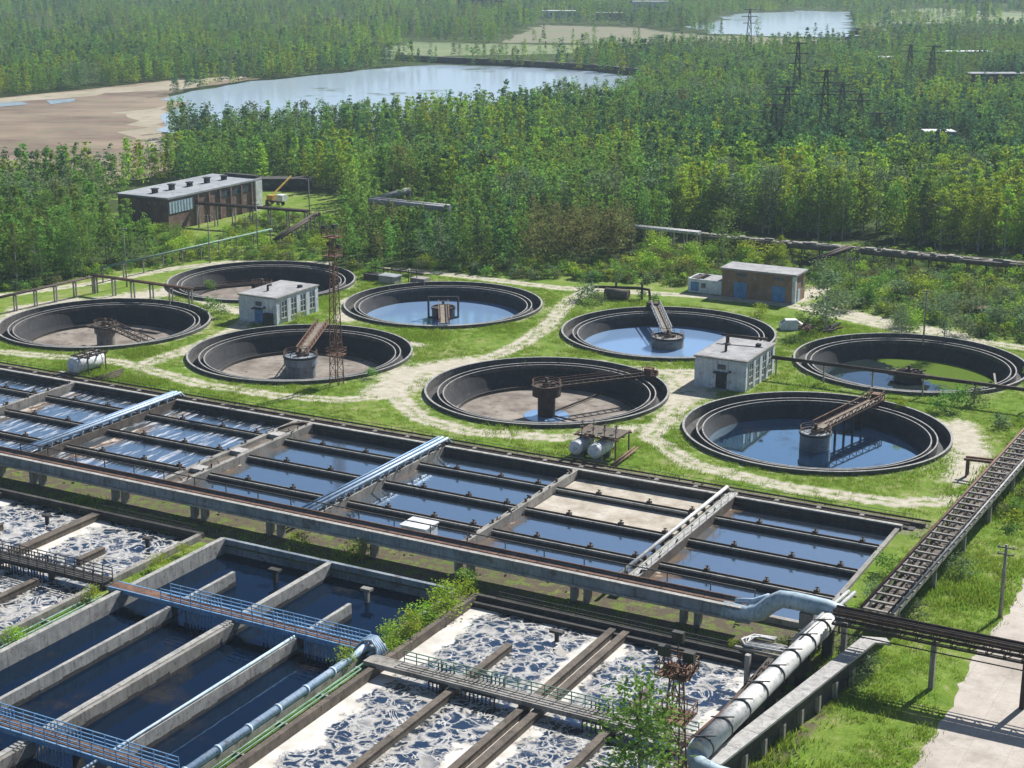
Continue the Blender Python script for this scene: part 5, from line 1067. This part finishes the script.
# forest positions on a jittered grid, sparser and larger with distance
fx, fy, fs = [], [], []
def band(y0, y1, sp, sc):
    ys = np.arange(y0, y1, sp); r = np.random.default_rng(int(y0))
    for y in ys:
        hw = y * .345 + 35; xs = np.arange(-hw, hw, sp); fx.append(xs + r.uniform(-.5, .5, len(xs)) * sp * .95); fy.append(y + r.uniform(-.5, .5, len(xs)) * sp * .95); fs.append(np.full(len(xs), sc))
band(270, 420, 3.3, .92); band(420, 560, 3.6, .86); band(560, 760, 4.1, .82); band(760, 1100, 5.2, .82); band(1100, 1750, 7.0, .85)
fx = np.concatenate(fx); fy = np.concatenate(fy); fs = np.concatenate(fs)
ok = inpoly(fx, fy, gF)
for pl in (gL, gM, gL2, gFi, gMe): ok &= ~inpoly(fx, fy, pl)
for P_ in ([(490, 44), (560, 24), (700, 34), (860, 41), (860, 50), (740, 52), (500, 50)], [(380, 64), (600, 68), (600, 56), (560, 50), (380, 48)], [(686, 36), (850, 36), (850, 50), (690, 50)]):
    ok &= ~inpoly(fx, fy, [G(*p) for p in P_]) | (rng.random(len(fx)) < .10)
for P_ in ([(95, 258), (150, 255), (203, 262), (210, 222), (165, 228), (118, 202), (104, 215)], [(366, 232), (456, 236), (452, 205), (372, 196)]):
    ok &= ~inpoly(fx, fy, [G(*p) for p in P_])
m2_ = inpoly(fx, fy, gMe2); ok &= ~m2_ | (vnoise(fx, fy, 45, 9) > .62)
P_, Q_ = toPQ(fx, fy)
ok &= ~((P_ > -153) & (P_ < -130) & (Q_ > 69) & (Q_ < 112))
ok &= segdist(fx, fy, [G(372, 203, 0), G(480, 216, 0)]) > 3
ok &= segdist(fx, fy, [G(700, 240, 0), G(1110, 277, 0)]) > 6
ok &= ~inpoly(fx, fy, [G(*p) for p in [(755, 172), (890, 172), (885, 150), (760, 148)]]) | (rng.random(len(fx)) < .25)
ok &= ~inpoly(fx, fy, [G(*p) for p in [(915, 160), (970, 160), (965, 143), (918, 143)]])
ok &= ~inpoly(fx, fy, [G(*p) for p in [(890, 100), (1040, 104), (1040, 84), (900, 82)]]) | (rng.random(len(fx)) < .15)
for bx_, by_, bs_ in FARB: ok &= ~((np.abs(fx - bx_) < bs_ * .62) & (fy > by_ - 48) & (fy < by_ + 10)) | (rng.random(len(fx)) < .06)
clr = vnoise(fx, fy, 32, 3); ok &= ~((clr > .80) & (fy > 360) & (rng.random(len(fx)) < .85))
far_clear = vnoise(fx + 300, fy * 2.5, 120, 4); ok &= ~((fy > 900) & (far_clear > .60) & (rng.random(len(fx)) < .9))
ok &= vnoise(fx, fy, 9, 5) > .13
fx, fy, fs = fx[ok], fy[ok], fs[ok]; U_ = 512 + CF * fx / (fy * math.cos(CT) + CH * math.sin(CT))
n1 = vnoise(fx, fy, 26, 11); n2 = vnoise(fx, fy, 14, 12); n3 = vnoise(fx, fy, 60, 13); rr = rng.random(len(fx))
kind = np.full(len(fx), 'mid', dtype=object)
kind[(n2 > .62) & (rr < .7)] = 'pop'; kind[(n1 > .60) & (rr < .55)] = 'bright'; kind[(n1 < .27) & (rr > .3)] = 'grey'; kind[(n2 < .13) & (rr > .6)] = 'olive'
dk = (n3 > .62) & (rr > .45); dk |= (U_ > 640) & (fy > 400) & (fy < 560) & (rr > .35); dk |= (fy > 420) & (rr > .86); kind[dk] = 'dark'
kind[(kind == 'mid') & (rng.random(len(fx)) < .72)] = 'young'
fr = (U_ > 670) & (fy < 395) & (rr < .62); kind[fr] = 'bright'; kind[(kind == 'dark') & (rr < .62) & (U_ < 620)] = 'young'; ol = (U_ > 530) & (U_ < 640) & (fy < 345); kind[ol] = 'olive'
hs_ = (.78 + .45 * rng.random(len(fx))) * fs * (1 + .18 * (n3 - .5)) * np.where(kind == 'dark', 1.05, 1) * np.where((U_ > 660) & (fy < 420), 1.22, 1.0) * np.where((U_ > 170) & (U_ < 640) & (fy < 350), .78, 1.)
ws_ = hs_ * rng.uniform(.85, 1.2, len(fx))
order = np.argsort(fy / hs_ ** .5); NI = 285
TL = {'young': 'slender pointed green birch', 'mid': 'green birch', 'bright': 'bright yellow-green birch', 'olive': 'olive brown budding birch', 'grey': 'grey green willow', 'pop': 'narrow green poplar', 'dark': 'dark conifer'}
def place_tree(x, y, kk, sh_, sw_, label, group='trees along the near edge of the woods', cat='tree', z=0, v_=None):
    v_ = random.randrange(3) if v_ is None else v_; t = bpy.data.objects.new({'dark': 'pine_tree', 'pop': 'poplar_tree', 'grey': 'willow_tree'}.get(kk, 'birch_tree'), None); COL.objects.link(t); t.location = (x, y, z); t.rotation_euler = (0, 0, random.uniform(0, 6.28)); t.scale = (sw_, sw_, sh_)
    tag(t, label, cat, group)
    for nm, me_ in zip(('crown', 'trunk'), NEAR[kk][v_]): o = bpy.data.objects.new(nm, me_); COL.objects.link(o); o.parent = t
    return t
def zone(u, y):
    if u < 90: return 'in the woods at the far left edge, behind the pipeline'
    if u < 175: return 'in the woods left of the process building'
    if u < 340: return 'around the yard behind the process building'
    if u < 470: return 'at the woods edge behind the tall floodlight mast'
    if u < 570: return 'at the woods edge behind the framed pale blue tank'
    if u < 650: return 'in the brownish grove behind the pale tanks'
    if u < 760: return 'in the woods left of the brick workshop'
    if u < 880: return 'behind the pipe corridor above the brick workshop'
    return 'behind the pipe corridor near the right edge'
near_set = set(order[:NI].tolist())
for i in order[:NI]:
    hz = ' tall' if hs_[i] > 1.12 else (' low' if hs_[i] < .82 else '')
    place_tree(fx[i], fy[i], kind[i], hs_[i], ws_[i], (TL[kind[i]] + ' ' + zone(U_[i], fy[i])) if not hz else (hz.strip() + ' ' + TL[kind[i]] + ' ' + zone(U_[i], fy[i])))
rest = np.array([i for i in range(len(fx)) if i not in near_set]); kl = list(KINDS); protos = [FAR[k_][v_] for k_ in kl for v_ in range(3)]
# ---------------------------------------------------------------- lower plants
BM = [crown('bush_leaves', 'bush', M[m_], 620, .13, 500 + i, 3.0)[0] for i, m_ in enumerate(('leaf_mid', 'leaf_bright', 'leaf_grey', 'leaf_olive'))]
BL = ['mid green', 'bright green', 'grey green', 'olive brown']
def bush(x, y, s_, i, label, group): o = bpy.data.objects.new('bush', BM[i]); COL.objects.link(o); o.location = (x, y, 0); o.rotation_euler = (0, 0, random.uniform(0, 6)); o.scale = (s_ * 1.15, s_ * 1.15, s_); tag(o, label, 'bush', group); return o
rb = np.random.default_rng(21)
def bushes(poly, n, smin, smax, kinds, where, group):
    g = [G(*p) for p in poly]; xs = [p[0] for p in g]; ys = [p[1] for p in g]; c = 0
    while c < n:
        x, y = rb.uniform(min(xs), max(xs)), rb.uniform(min(ys), max(ys))
        if inpoly(np.array([x]), np.array([y]), g)[0]:
            p, q = toPQ(x, y)
            if -3 < p < 15 and 70 < q < 80: continue
            if any(math.hypot(p - a_, q - b_) < TR + 1 for a_, b_ in TANKS.values()): continue
            i = int(rb.choice(kinds)); s_ = rb.uniform(smin, smax); bush(x, y, s_, i, f'{"large" if s_ > (smin + smax) / 2 else "small"} {BL[i]} bush {where}', group); c += 1
bushes([(805, 262), (1060, 285), (1060, 345), (900, 330), (815, 305)], 85, .5, 1.5, [0, 1, 2, 2, 3], 'in the scrubby meadow right of the brick workshop', 'bushes in the right scrub meadow')
bushes([(640, 250), (735, 240), (800, 258), (800, 266), (725, 268), (690, 284), (640, 282)], 42, .7, 1.5, [1, 1, 0, 3], 'in the bright thicket left of the brick workshop', 'bushes left of the brick workshop')
bushes([(100, 262), (205, 258), (200, 236), (165, 236), (120, 214), (104, 220)], 30, .5, 1.3, [0, 1, 0], 'in the thicket below the process building', 'bushes below the process building')
bushes([(366, 240), (456, 244), (452, 212), (372, 200)], 20, .8, 1.5, [0, 1, 2], 'below the pale conveyor bridges', 'bushes below the conveyors')
bushes([(345, 266), (640, 264), (640, 280), (345, 273)], 26, .4, 1.0, [0, 1, 2], 'on the verge below the middle woods', 'bushes on the verge')
bushes([(205, 240), (260, 215), (340, 225), (330, 262), (240, 258), (200, 262)], 34, .5, 1.2, [0, 1, 1], 'in the yard meadow beside the inclined gallery', 'bushes in the yard meadow')
for (u, v, s_, i, lab) in ((586, 301, 1.3, 2, 'round grey green bush beside the old vessel behind the pale tank'), (596, 303, 1.0, 2, 'smaller grey bush touching the old vessel'), (826, 322, 2.1, 2, 'broad grey bush at the scrap heap'), (210, 290, .7, 0, 'low bush by the pipeline posts at the dry tank'), (213, 313, 1.0, 0, 'bush at the left wall of the left pump house'), (222, 318, .8, 0, 'low bush before the left pump house'),
        (374, 277, 1.2, 0, 'dense bush beside the valve chambers'), (300, 322, .6, 1, 'weeds along the right wall of the left pump house'), (765, 374, .6, 1, 'weeds beside the right pump house'), (372, 378, .6, 0, 'small weed clump on the front rim of the left dry tank'), (642, 300, .7, 0, 'flat bush behind the pale tank'), (655, 302, .6, 0, 'second flat bush behind the pale tank'),
        (955, 410, 1.2, 0, 'bush in front of the weedy tank'), (938, 412, .9, 0, 'left small bush in front of the weedy tank'), (975, 405, 1.1, 2, 'right bush in front of the weedy tank'), (900, 408, .6, 1, 'low weeds between the two right tanks'), (800, 326, .8, 0, 'bush left of the scrap heap'), (760, 318, .9, 1, 'lone bush near the track below the workshop')):
    bush(*G(u, v), s_, i, lab, None) if False else (lambda o: o.pop('group', None) if 'group' in o else None)(bush(*G(u, v), s_, i, lab, None))
for (u, v, vt, kk, lab) in ((722, 262, 204, 'pop', 'big rounded grey green tree left of the brick workshop'), (825, 330, 268, 'grey', 'tall willow right of the brick workshop beside the scrap heap'), (901, 335, 305, 'grey', 'small tree behind the weedy tank, left of two'), (944, 340, 300, 'grey', 'small tree behind the weedy tank, right of two'), (1000, 328, 285, 'grey', 'willow in the scrub near the right edge'), (780, 262, 235, 'bright', 'small bright tree behind the brick workshop'), (838, 300, 262, 'mid', 'mid green tree behind the tall willow')):
    h_ = height(u, v, vt) / 12; x, y = G(u, v); place_tree(x, y, kk, h_, h_ * (1.5 if kk != 'pop' else 1.45), lab, None or 'single trees in the scrub')
# shrubs on the bank between the basins and the foreground tree
for i, (p, q, s_) in enumerate(((27.6, -71.8, 1.0), (27.2, -74.2, 1.25), (27.8, -76.5, 1.0), (27.0, -79, 1.05), (27.4, -81.6, 1.1), (26.9, -83.8, 1.0), (27.4, -85.6, .7), (26.3, -68.8, .9))):
    x, y = W(p, q)[:2]; s2 = bush(x, y, s_ * .8, 1, ['topmost shrub on the bank below the flume piers', 'second shrub on the bank between the basins', 'third shrub down the bank between the basins', 'fourth shrub down the bank between the basins', 'fifth shrub down the bank between the basins', 'sixth shrub on the bank, near the blue footbridge', 'lowest small shrub on the bank at the blue pipe bends', 'shrub under the flume above the bank'][i], 'shrubs on the bank between the basins')
for p, q, s_, lab in ((-5.2, -76, .5, 'weed clump on the left bank near the flume'), (-5.0, -80, .6, 'weed clump midway on the left bank'), (-5.3, -90, .6, 'weed clump on the left bank below the footbridge'), (-5, -101, .6, 'weed clump on the left bank near the left edge'), (25.9, -90.3, .7, 'small shrub leaning over the blue pipe'), (12.0, -67.5, .8, 'small green shrub under the flume'), (4.5, -68.2, .7, 'leafy shrub under the flume left of the bank'), (60.9, -68.6, .7, 'weeds beside the pipe rack'), (56, -69.6, .4, 'weeds on the dirt strip under the flume end')):
    x, y = W(p, q)[:2]; o = bush(x, y, s_, 1, lab, 'weeds around the basins')
for p, q, s_, lab in ((66.9, -66.5, .9, 'dark shrub under the end of the slab channel'), (68.2, -68.5, .8, 'dark shrub below the pipe bridge beside the slab channel'), (68.6, -72, .7, 'low dark shrub in the shade of the slab channel'), (69.2, -54, .8, 'shrub against the right side of the long trestle'), (70.6, -41, .9, 'larger shrub against the right side of the long trestle'), (64.8, -52, .9, 'bush between the bays and the long trestle'), (63.2, -44, .8, 'bush at the right end of the bays')):
    x, y = W(p, q)[:2]; bush(x, y, s_, 2 if p > 64 else 0, lab, 'weeds around the basins')
rr_ = np.random.default_rng(77)
fc, fC = crown('crown', 'birch', M['leaf_mid'], 2600, .13, 901, 12.0); ft = trunkmesh('trunk', fC, 12, M['bark'])
x, y = W(60.9, -102.5)[:2]; t = bpy.data.objects.new('birch_tree', None); COL.objects.link(t); t.location = (x, y, 0); t.scale = (1.45, 1.45, 1.06); tag(t, 'leafy young tree in front of the foaming basin at the bottom edge', 'tree')
for nm, me_ in (('crown', fc), ('trunk', ft)): o = bpy.data.objects.new(nm, me_); COL.objects.link(o); o.parent = t
sb = scatter('far_woods', np.stack([fx[rest], fy[rest], 0 * fx[rest]], 1), rng.uniform(0, 6.28, len(rest)), np.stack([ws_[rest], ws_[rest], hs_[rest]], 1), np.array([kl.index(kind[i]) * 3 + int(rng.integers(0, 3)) for i in rest]), protos, 'endless mixed birch and conifer woods filling the distance', 'woods')
# grass tufts
def tuftmesh(seed, h, n=18, spread=.5):
    r = np.random.default_rng(seed); v = []; f = []; tn = []
    for i in range(n):
        x, y = r.normal(0, spread, 2); a = r.uniform(0, 6.28); l = h * r.uniform(.5, 1.2); wd = r.uniform(.035, .07); bx, by = r.normal(0, .35 * l, 2)
        k = len(v); v += [(x - wd * math.cos(a), y - wd * math.sin(a), 0), (x + wd * math.cos(a), y + wd * math.sin(a), 0), (x + bx, y + by, l)]; f.append((k, k + 1, k + 2)); tn += [r.random()] * 3
    me = bpy.data.meshes.new('tuft'); me.from_pydata(v, [], f); me.update(); at = me.attributes.new('tone', 'FLOAT', 'POINT'); at.data.foreach_set('value', tn); me.materials.append(M['grass']); return me
NG = 60000; gp = rng.uniform(-95, 90, NG * 2); gq = rng.uniform(-118, 62, NG * 2)
gX = OX + gp * CA - gq * SA; gY = OY + gp * SA + gq * CA
keep = (gY > 105) & (gY < 330) & (np.abs(gX) < gY * .36 + 6)
for (a_, b_) in TANKS.values(): keep &= np.hypot(gp - a_, gq - b_) > TR + .3
keep &= ~((gp < 63) & (gq < -28) & ~((gp > 26.9) & (gp < 28.2) & (gq < -72)) & ~((gp > -6.4) & (gp < -4.1) & (gq < -72)) & ~((gq > -70.3) & (gq < -67)))
keep &= ~((gp > 76.5) & (gp < 86.5) & (gq < -40))
keep &= ~((gp > 17) & (gp < 26.5) & (gq > 13) & (gq < 27)); keep &= ~((gp > -68) & (gp < -59) & (gq > 13) & (gq < 28))
di = np.zeros(gp.shape)
for pts, wd in TRACKS: di = np.maximum(di, np.clip(1.15 - segdist(gp, gq, [GP(*p_) for p_ in pts]) / wd * .9, 0, .55 if wd < 2.3 else 1))
keep &= (rng.random(gp.shape) > di * 1.5) & ~((gq < -62) & (gp < 62) & (rng.random(gp.shape) < .7)); keep &= vnoise(gp + 200, gq + 200, 5, 31) > rng.random(gp.shape) * .75
gp, gq, gX, gY = gp[keep], gq[keep], gX[keep], gY[keep]; tall = vnoise(gp + 200, gq + 200, 7, 33); s_ = .42 + .8 * tall ** 2
s_ = np.where((gp > 64) & (gq < 0), s_ * 1.35, s_)
scatter('grass_tufts', np.stack([gX, gY, 0 * gX], 1), rng.uniform(0, 6.28, len(gX)), np.stack([s_, s_, s_], 1), rng.integers(0, 4, len(gX)), [tuftmesh(i, .38 + .1 * i) for i in range(4)], 'rough grass and weeds between the tanks and beside the road', 'grass')
# scrub: low brush nobody could count
sx_, sy_ = [], []
def scrub(poly, n):
    g = [G(*p) for p in poly]; xs = [p[0] for p in g]; ys = [p[1] for p in g]; x = rng.uniform(min(xs), max(xs), n * 3); y = rng.uniform(min(ys), max(ys), n * 3); k_ = inpoly(x, y, g) & (vnoise(x, y, 8, 41) > .32)
    p, q = toPQ(x, y)
    for a_, b_ in TANKS.values(): k_ &= np.hypot(p - a_, q - b_) > TR + 1
    k_ &= ~((p > -9) & (p < 15) & (q > 69) & (q < 80)) & ~((p > -153) & (p < -128) & (q > 70) & (q < 112))
    d_ = np.full(x.shape, 99.)
    for pts, wd in TRACKS: d_ = np.minimum(d_, segdist(p, q, [GP(*p_) for p_ in pts]) - wd)
    k_ &= d_ > .6; sx_.append(x[k_][:n]); sy_.append(y[k_][:n])
scrub([(640, 246), (740, 240), (1080, 270), (1080, 352), (900, 332), (800, 300), (640, 284)], 1500)
scrub([(200, 262), (205, 245), (260, 212), (345, 218), (345, 264), (300, 260)], 330); scrub([(345, 264), (640, 262), (640, 284), (345, 272)], 330); scrub([(-20, 300), (100, 278), (203, 262), (203, 250), (90, 270), (-20, 290)], 160)
scrub([(820, 305), (1060, 340), (1060, 365), (1000, 345), (880, 320)], 60); scrub([(985, 430), (1060, 400), (1060, 520), (905, 560), (985, 490)], 50)
sx_ = np.concatenate(sx_); sy_ = np.concatenate(sy_); ns = len(sx_); s_ = rng.uniform(.22, .75, ns)
BS = [crown('brush', 'bush', M[m_], 170, .24, 700 + i, 3.0)[0] for i, m_ in enumerate(('leaf_mid', 'leaf_bright', 'leaf_grey', 'leaf_olive', 'leaf_mid'))]
scatter('scrub', np.stack([sx_, sy_, 0 * sx_], 1), rng.uniform(0, 6.28, ns), np.stack([s_ * 1.3, s_ * 1.3, s_], 1), rng.integers(0, 5, ns), BS, 'dense low brush covering the meadows behind the round tanks', 'scrub')
# ---------------------------------------------------------------- haze
def haze_m():
    m = bpy.data.materials.new('haze_air'); m.use_nodes = True; m.node_tree.nodes.clear(); o = m.node_tree.nodes.new('ShaderNodeOutputMaterial'); v = m.node_tree.nodes.new('ShaderNodeVolumePrincipled')
    v.inputs['Color'].default_value = (.66, .84, 1, 1); v.inputs['Density'].default_value = .00014; v.inputs['Anisotropy'].default_value = .1; m.node_tree.links.new(v.outputs[0], o.inputs['Volume']); return m
hz = MB().box(-7500, 7500, -7500, 7500, -6, 75).build('haze', haze_m()); tag(hz, kind='stuff')
